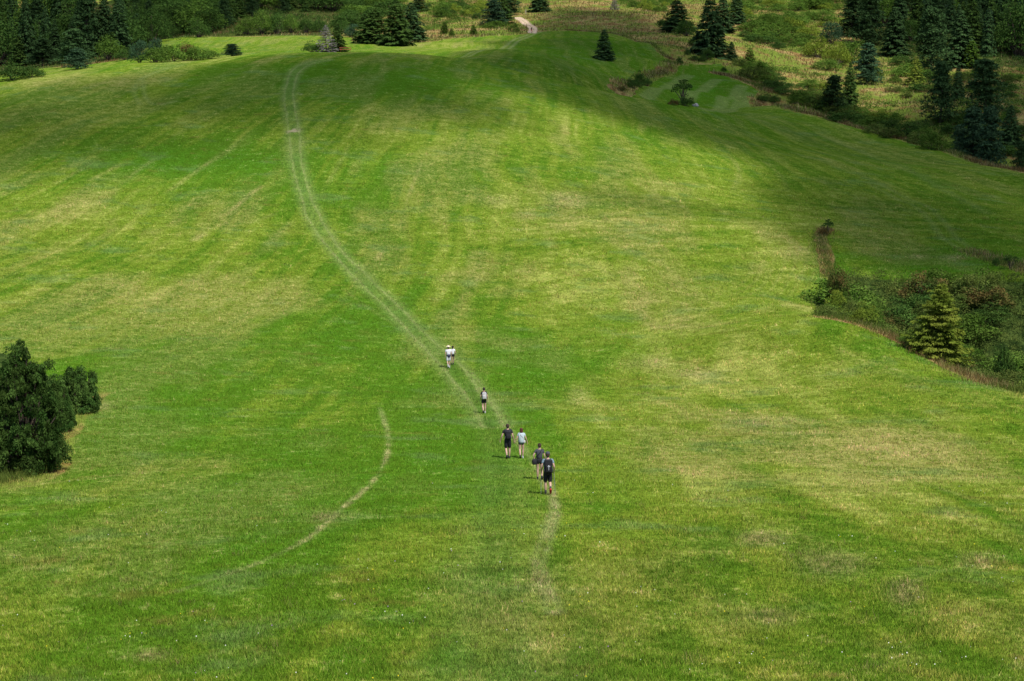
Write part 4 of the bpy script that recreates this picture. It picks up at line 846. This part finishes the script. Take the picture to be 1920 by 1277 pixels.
def person(px, pv, vtop, yaw, label, P_, d=None):
    """P_: pose and clothes; the figure walks towards +y"""
    x, y, z = ground(px, pv, d); dep = y*cp-z*sp; ztop = float(ray(px, vtop)[1])*y; S = (ztop-z)/1.78*1.01
    root = bpy.data.objects.new('person', None); COL.objects.link(root); root.location = (x, y, z+.01); root.rotation_euler = (0, 0, math.radians(yaw)); root.scale = (S, S, S)
    tag(root, label, 'person', P_.get('group')); f = P_.get('f', 0); w_ = .88 if f else 1.0; q = P_.get('lean', .03)
    pel = (0, 0, .97); wai = (0, q*.4, 1.12); che = (0, q, 1.34); nk = (0, q+.01, 1.49); hd0 = (0, q+.02, 1.56); hd1 = (0, q+.025, 1.65); hd2 = (0, q+.02, 1.735)
    shw = .185*w_; Vt = [pel, wai, che, nk, hd0, hd1, hd2]; Ed = [(0,1),(1,2),(2,3),(3,4),(4,5),(5,6)]
    R_ = [(.150*(1.0 if f else .95), .115), (.125*w_, .095), (.155*w_, .11), (.058, .06), (.066, .078), (.078, .096), (.058, .07)]
    legs = {}; arms = {}
    for s, (kn, an, toe) in zip((-1, 1), P_['legs']):   # knee, ankle, toe as (y, z)
        i = len(Vt); hx = .088*s; Vt += [(hx, 0, .90), (hx*1.05, kn[0], kn[1]), (hx*1.0, (kn[0]+an[0])/2-.01, (kn[1]+an[1])/2+.05), (hx*.95, an[0], an[1]), (hx*1.1, toe[0], toe[1])]
        R_ += [.098 if f else .095, .060, .058, .036, .034]; Ed += [(0,i),(i,i+1),(i+1,i+2),(i+2,i+3),(i+3,i+4)]; legs[s] = (Vt[i], Vt[i+1], Vt[i+3], Vt[i+4])
    for s, (el, wr, ha) in zip((-1, 1), P_['arms']):    # elbow, wrist, hand direction
        i = len(Vt); sh = (shw*s, q-.005, 1.42); Vt += [sh, el, wr]; R_ += [.056*w_, .040*w_, .026*w_]; Ed += [(2,i),(i,i+1),(i+1,i+2)]; arms[s] = (sh, el, wr)
        hd = Vector(ha).normalized(); pc = Vector(wr)+hd*.045; j = len(Vt); Vt.append(tuple(pc)); R_.append((.034, .018)); Ed.append((i+2, j))
        fwd = Vector((0, 1, 0)); fwd = (fwd-hd*fwd.dot(hd)).normalized(); cur = hd.cross(fwd)*(-s)
        for k, (off, ln) in enumerate(((.027,.072),(.009,.082),(-.009,.076),(-.026,.060))):
            a = pc+fwd*off+hd*.042; b_ = a+hd*ln*.5+cur*.008; c_ = b_+hd*ln*.42+cur*.02; m_ = len(Vt); Vt += [tuple(a), tuple(b_), tuple(c_)]; R_ += [.011, .0095, .008]; Ed += [(j,m_),(m_,m_+1),(m_+1,m_+2)]
        a = pc+fwd*.036-hd*.006; b_ = a+fwd*.016+hd*.036+cur*.01; m_ = len(Vt); Vt += [tuple(a), tuple(b_)]; R_ += [.012, .009]; Ed += [(j,m_),(m_,m_+1)]
    body = skinmesh('body', Vt, Ed, R_, K['skin'])
    hy = q+.025
    def face(bm):
        ball(bm, (0, hy+.10, 1.635), (.013, .022, .024), 8); ball(bm, (0, hy+.085, 1.592), (.026, .012, .007), 8)
        for s in (-1, 1): ball(bm, (.080*s, hy+.0, 1.64), (.010, .020, .032), 8)
    join(body, face); link('body', body, None, root)
    def eyes(bm):
        for s in (-1, 1): ball(bm, (.031*s, hy+.088, 1.662), (.012, .010, .008), 8)
    bmobj('eyes', eyes, K['eye'], root)
    # clothing
    top = P_['top']; sl = P_.get('sleeve', .55)
    tv = [(0,0,.90 if not P_.get('tuck') else .98),(0,q*.3,1.08),(0,q,1.34),(0,q+.005,1.475)]; tr_ = [(.180,.142),(.146*w_+.014,.122),(.178*w_+.006,.146),(.100,.112)]; te = [(0,1),(1,2),(2,3)]
    if P_.get('loose'): tv[0] = (0,-.01,.83); tr_[0] = (.235,.20); tr_[1] = (.19*w_+.015,.155)
    for s in (-1, 1):
        sh, el, _ = arms[s]; e = tuple(sh[k]+(el[k]-sh[k])*sl for k in range(3)); i = len(tv); tv += [sh, e]; tr_ += [.078*w_, .062*w_]; te += [(2,i),(i,i+1)]
    link('shirt', skinmesh('shirt', tv, te, tr_, K[top], 1, 2), None, root)
    cut = P_.get('shorts', .85); sv_ = [(0,0,1.10),(0,0,.95)]; sr = [(.150,.125),(.178,.142)]; se = [(0,1)]
    for s in (-1, 1):
        hp, kn, an, to = legs[s]; e = tuple(hp[k]+(kn[k]-hp[k])*cut for k in range(3)); i = len(sv_); sv_ += [hp, e]; sr += [.112, .092 if cut > .6 else .10]; se += [(1,i),(i,i+1)]
    link('shorts', skinmesh('shorts', sv_, se, sr, K[P_.get('bottom', 'black')], 1, 1), None, root)
    for n_, (s, sc_) in enumerate(zip((-1, 1), P_.get('shoes', ('bshoe', 'bshoe')))):
        hp, kn, an, to = legs[s]; A_ = Vector(an); Tt = Vector(to); dv = (Tt-A_); dv.x = 0; pit = math.atan2(dv.z, dv.y)-math.atan2(-.055, .15)
        Mr = Matrix.Rotation(pit, 4, 'X')
        def shoe(bm, A_=A_, Mr=Mr):
            c0 = A_+Mr.to_3x3() @ Vector((0, .055, -.045)); ball(bm, tuple(c0), (.050, .135, .048), 14, Mr); ball(bm, tuple(A_+Mr.to_3x3() @ Vector((0,-.005,-.01))), (.046, .06, .062), 12, Mr); rbox(bm, tuple(A_+Mr.to_3x3() @ Vector((0,.052,-.078))), (.085, .27, .022), Mr, .010)
        bmobj('shoe', shoe, K[sc_], root)
        if P_.get('socks'):
            t = .25; c1 = A_+(Vector(kn)-A_)*.16; bmobj('sock', lambda bm, c1=c1: ball(bm, tuple(c1), (.045, .047, .10), 12), K[P_['socks']], root)
    # hair and hats
    hc = P_['hair']; style = P_.get('style', 'short')
    def hair(bm):
        ball(bm, (0, hy-.018, 1.695), (.090, .098, .072), 18); ball(bm, (0, hy-.045, 1.645), (.084, .075, .085), 16)
        if style == 'pony': ball(bm, (0, hy-.125, 1.66), (.028, .035, .035), 10); ball(bm, (0, hy-.135, 1.57), (.026, .024, .10), 10)
        if style == 'bob': ball(bm, (0, hy-.045, 1.575), (.096, .072, .125), 16)
        if style == 'bun': ball(bm, (0, hy-.07, 1.755), (.042, .042, .036), 12)
    bmobj('hair', hair, K[hc], root)
    if P_.get('hat') == 'brim':
        bmobj('sun_hat', lambda bm: (ball(bm, (0, hy, 1.735), (.105, .115, .075), 18), ball(bm, (0, hy, 1.705), (.185, .195, .014), 22)), K['straw'], root)
    if P_.get('hat') == 'cap':
        bmobj('cap', lambda bm: (ball(bm, (0, hy-.005, 1.715), (.098, .112, .075), 18), ball(bm, (0, hy+.115, 1.70), (.07, .08, .012), 14)), K['grey'], root)
    if P_.get('waist'):
        bmobj('tied_jumper', lambda bm: (ball(bm, (0, -.02, 1.02), (.185, .15, .085), 20), ball(bm, (.02, -.10, .98), (.13, .06, .14), 14)), K['navy'], root)
    return root, S
def worn(root, name, label, cat):
    o = bpy.data.objects.new(name, None); COL.objects.link(o); o.location = root.location; o.rotation_euler = root.rotation_euler; o.scale = root.scale; return tag(o, label, cat)
def strap(pts_, r_, mat, par, name='strap'):
    me = tubes(name, [(pts_, r_, r_)], mat, 6); o = bpy.data.objects.new(name, me); COL.objects.link(o); o.parent = par
def backpack(root, main, trim, label, h=.46, w_=.30, dp=.17, q=.03, cord=False, low=None):
    o = worn(root, 'backpack', label, 'backpack'); zc = 1.22; y0 = q-.125
    bmobj('bag', lambda bm: (rbox(bm, (0, y0-dp*.45, zc), (w_, dp, h), None, .055), rbox(bm, (0, y0-dp*.5, zc+h*.42), (w_*.86, dp*.9, .10), None, .04)), K[main], o)
    bmobj('front_pocket', lambda bm: rbox(bm, (0, y0-dp*.98, zc-h*.14), (w_*.72, .06, h*.52), None, .025), K[low or trim], o)
    for s in (-1, 1):
        bmobj('side_pocket', lambda bm, s=s: ball(bm, (s*w_*.5, y0-dp*.4, zc-h*.28), (.035, dp*.38, h*.2), 12), K[trim], o)
        strap([(s*.07, y0-.01, zc+h*.42),(s*.105, q-.04, 1.50),(s*.12, q+.09, 1.44),(s*.13, q+.145, 1.30),(s*.15, q+.05, 1.12),(s*.13, y0, 1.04)], .016, K[trim], o)
    if cord: bmobj('cord', lambda bm: (rbox(bm, (0, y0-dp*1.16, zc-.05), (.018, .02, .17), None, .007), rbox(bm, (-.02, y0-dp*1.16, zc+.04), (.018, .02, .09), Matrix.Rotation(.6, 4, 'Y'), .007), rbox(bm, (.025, y0-dp*1.16, zc+.03), (.018, .02, .08), Matrix.Rotation(-.8, 4, 'Y'), .007)), K['white'], o)
    return o
def shoulderbag(root, side, zc, label, mat, size=(.20,.13,.24), q=.03, yb=-.06, xb=.22):
    o = worn(root, 'shoulder_bag', label, 'bag'); s = side
    bmobj('bag', lambda bm: (rbox(bm, (s*xb, yb, zc), size, None, .05), rbox(bm, (s*xb, yb-size[1]*.45, zc-.02), (size[0]*.7, .04, size[2]*.6), None, .015)), K[mat], o)
    strap([(s*(xb-.02), yb-.04, zc+size[2]*.45),(s*.10, q-.145, 1.22),(-s*.03, q-.145, 1.36),(-s*.10, q-.075, 1.475),(-s*.125, q+.02, 1.50),(-s*.08, q+.12, 1.40),(s*.06, q+.145, 1.24),(s*(xb-.03), yb+.08, zc+size[2]*.45)], .013, K[mat], o)
    return o
WALK_A = (((.20,.52),(.03,.28),(.12,.15)), ((.02,.50),(.0,.085),(.15,.03)))     # left leg just lifting, right leg standing
STAND_L = ((.03,.50),(.02,.085),(.17,.03)); BACK_R = ((-.02,.50),(-.30,.20),(-.22,.07)); FWD_R = ((.14,.51),(.20,.09),(.35,.045)); BACK_L = BACK_R; STAND_R = STAND_L
def down(s, y=0.0, out=.0): return ((s*(.235+out*.5), -.02+y*.3, 1.14), (s*(.25+out), .03+y, .89), (s*.10, .15+y*.4, -1))
# 1 hatted walker with white clothes and companion
r1, S1 = person(841,690,649,12,'person in pale sun hat, white shirt and white shorts with dark jumper round the waist', dict(top='white', bottom='white', hair='ghair', hat='brim', waist=True, shorts=.95, shoes=('pale','pale'), socks='sock', legs=(BACK_L, STAND_R), arms=(down(-1,.02,.02), down(1,.05)), loose=False))
r2, S2 = person(849,684,649,10,'person with dark ponytail, light top and black shorts beside the hatted walker', dict(f=1, top='white', bottom='black', hair='dhair', style='pony', shorts=.5, shoes=('bshoe','bshoe'), legs=(STAND_L, FWD_R), arms=(down(-1,.05), down(1,.08,.05))))
# 2 lone walker
r3, S3 = person(907.5,775,727,8,'person walking alone in black with short dark hair and a light grey backpack', dict(f=1, top='black', bottom='black', hair='dhair', style='short', shorts=.55, shoes=('bshoe','pale'), legs=(BACK_L, STAND_R), arms=(down(-1,.04), down(1,.02,.01))))
backpack(r3, 'pale', 'grey', 'light grey backpack worn by the lone walker in black', low='pale')
# 3 couple hand in hand
hx = .0
r4, S4 = person(952,860,795.5,8,'person all in black with short brown hair, left one of the hand holding couple', dict(top='black', bottom='black', hair='ghair', shorts=.98, legs=(BACK_L, STAND_R), arms=(((-.29,-.03,1.17),(-.37,.05,.93),(-.10,.2,-1)), ((.25,-.06,1.15),(.31,.03,.92),(.25,.1,-1)))))
backpack(r4, 'black', 'grey', 'small black backpack worn by the person in black holding hands', h=.40, w_=.27, dp=.13, low='black')
r5, S5 = person(977.5,859,803,4,'person with reddish bobbed hair, loose pale blue shirt and dark shorts, holding hands', dict(f=1, top='mint', bottom='grey', hair='rhair', style='bob', loose=True, shorts=.42, shoes=('bshoe','pale'), legs=(BACK_L, STAND_R), arms=(((-.25,-.03,1.17),(-.36,.0,.98),(-.25,.1,-1)), ((.27,-.02,1.16),(.35,.04,.92),(.12,.1,-1)))))
shoulderbag(r5, 1, .98, 'thin black cross strap with small white bag on the pale blue shirt', 'pale', size=(.13,.07,.18), xb=.17)
# 4 pair with bag and poles
r6, S6 = person(1011.5,899,832,6,'person in dark grey shirt and black shorts carrying a big black shoulder bag', dict(f=1, top='grey', bottom='black', hair='ghair', style='bun', tuck=True, shorts=.5, legs=(STAND_L, BACK_R), arms=(((-.31,-.06,1.19),(-.24,.0,.99),(.4,.1,-1)), down(1,.06,.02))))
shoulderbag(r6, -1, .88, 'bulky black shoulder bag hanging at the left hip of the grey shirted walker', 'black', size=(.22,.20,.26), xb=.25)
r7, S7 = person(1027,927,848.5,6,'person in grey cap, blue grey shirt and one red shoe, walking with poles', dict(top='blue', bottom='black', hair='ghair', hat='cap', shorts=1.02, shoes=('bshoe','red'), socks='grey', legs=(STAND_L, ((.0,.50),(-.26,.26),(-.22,.10))), arms=(((-.25,-.09,1.17),(-.25,.05,.98),(-.02,.6,-1)), ((.25,-.09,1.17),(.27,.05,.98),(.02,.6,-1)))))
backpack(r7, 'black', 'grey', 'large black backpack with white cords worn by the walker with poles', h=.56, w_=.33, dp=.20, cord=True, low='black')
for s, lb in ((-1, 'left walking pole of the capped walker'), (1, 'right walking pole of the capped walker')):
    o = worn(r7, 'walking_pole', lb, 'walking pole'); x0 = s*.265; tip = (x0+s*.03, -.12, .02); gr = (x0, .085, .93)
    me = tubes('shaft', [([tip, gr], .007, .010)], K['metal'], 8); c = bpy.data.objects.new('shaft', me); COL.objects.link(c); c.parent = o
    me = tubes('grip', [([gr, (x0, .10, 1.05)], .018, .020)], K['black'], 8); c = bpy.data.objects.new('grip', me); COL.objects.link(c); c.parent = o
    bmobj('basket', lambda bm: ball(bm, (tip[0], tip[1]+.01, .07), (.028, .028, .006), 10), K['black'], o)
# 5 far walker on the dirt road
r8, S8 = person(996.5,62,51,-10,'tiny far person in dark top on the pale dirt road', dict(top='black', bottom='red', hair='dhair', shorts=.6, legs=(STAND_L, BACK_R), arms=(down(-1), down(1))), d=597)
# ------------------------------------------------------------------ picnic table at the crest
x, y, z = ground(648, 100, 351); t = bpy.data.objects.new('picnic_table', None); COL.objects.link(t); t.location = (x, y, z-.02); t.rotation_euler = (0, 0, .08); t.scale = (1.08,)*3
tag(t, 'orange brown wooden picnic table with benches on the crest right of the spruces', 'picnic table')
def planks(y0, n_, w_, zc, th, ln):
    def fn(bm):
        for k in range(n_): rbox(bm, (0, y0+(k-(n_-1)/2)*(w_+.012), zc), (ln, w_, th), None, .006)
    return fn
bmobj('table_top', planks(0, 5, .14, .76, .05, 2.0), K['wood'], t)
for s in (-1, 1): bmobj('bench_seat', planks(s*.72, 2, .14, .46, .05, 2.0), K['wood'], t)
for s in (-1, 1):
    for q in (-1, 1): bmobj('leg', lambda bm, s=s, q=q: rbox(bm, (s*.75, q*.42, .37), (.06, .10, .80), Matrix.Rotation(q*.42, 4, 'X'), .008), K['wood'], t)
    bmobj('crossbar', lambda bm, s=s: rbox(bm, (s*.79, 0, .41), (.05, 1.70, .10), None, .008), K['wood'], t)
# ------------------------------------------------------------------ rock and post
x, y, z = ground(1304, 199)
def rock(bm):
    g = bmesh.ops.create_icosphere(bm, subdivisions=3, radius=1.0)
    for v in g['verts']:
        n_ = math.sin(v.co.x*4+1)*.12+math.sin(v.co.y*5+v.co.z*3)*.12+math.sin(v.co.z*7+v.co.x*2)*.07; v.co *= 1+n_; v.co.x *= .75; v.co.y *= .55; v.co.z = v.co.z*.45
o = bmobj('rock', rock, K['rock'], None, False); o.location = (x, y, z+.12); tag(o, 'pale rock at the foot of the scraggy little tree', 'rock')
x, y, z = ground(986, 27); o = bmobj('wooden_post', lambda bm: (rbox(bm, (0, 0, .75), (.16, .16, 1.6), None, .02), rbox(bm, (0, 0, 1.6), (.22, .20, .10), None, .03)), K['post'], None, False); o.location = (x, y, z-.05); tag(o, 'pale wooden post above the dirt road bend', 'post')
# ------------------------------------------------------------------ camera, sun, sky
cam = bpy.data.cameras.new('camera'); co = bpy.data.objects.new('camera', cam); COL.objects.link(co)
cam.sensor_width = 36.0; cam.lens = F*36/1920.0; cam.clip_start = 0.5; cam.clip_end = 20000
co.location = (0, 0, 0); co.rotation_euler = (math.pi/2 - PITCH, 0, 0)
SC.camera = co
w = bpy.data.worlds.new('World'); SC.world = w; w.use_nodes = True
nt = w.node_tree; nt.nodes.clear()
sky = nt.nodes.new('ShaderNodeTexSky'); sky.sky_type = 'NISHITA'; sky.sun_disc = False
sky.sun_elevation = SUN_EL; sky.sun_rotation = SUN_ROT; sky.altitude = 700; sky.dust_density = 1.0
bg = nt.nodes.new('ShaderNodeBackground'); bg.inputs[1].default_value = SKY_STR
wo = nt.nodes.new('ShaderNodeOutputWorld'); nt.links.new(sky.outputs[0], bg.inputs[0]); nt.links.new(bg.outputs[0], wo.inputs[0])
sl = bpy.data.lights.new('sun', 'SUN'); sl.energy = SUN_STR; sl.angle = math.radians(0.53); sl.color = (1.0, 0.955, 0.88)
so = bpy.data.objects.new('sun', sl); COL.objects.link(so); so.location = (100, -100, 300)
so.rotation_euler = Vector(SUN_DIR).to_track_quat('-Z', 'Y').to_euler()
SC.view_settings.view_transform = 'Standard'; SC.view_settings.look = 'None'; SC.view_settings.exposure = EXPO; SC.view_settings.gamma = 1.0
SC.cycles.max_bounces = 6; SC.cycles.diffuse_bounces = 3; SC.cycles.transparent_max_bounces = 16
SC.cycles.use_adaptive_sampling = True; SC.cycles.adaptive_threshold = 0.02
print('script time', round(time.time()-T0, 1))
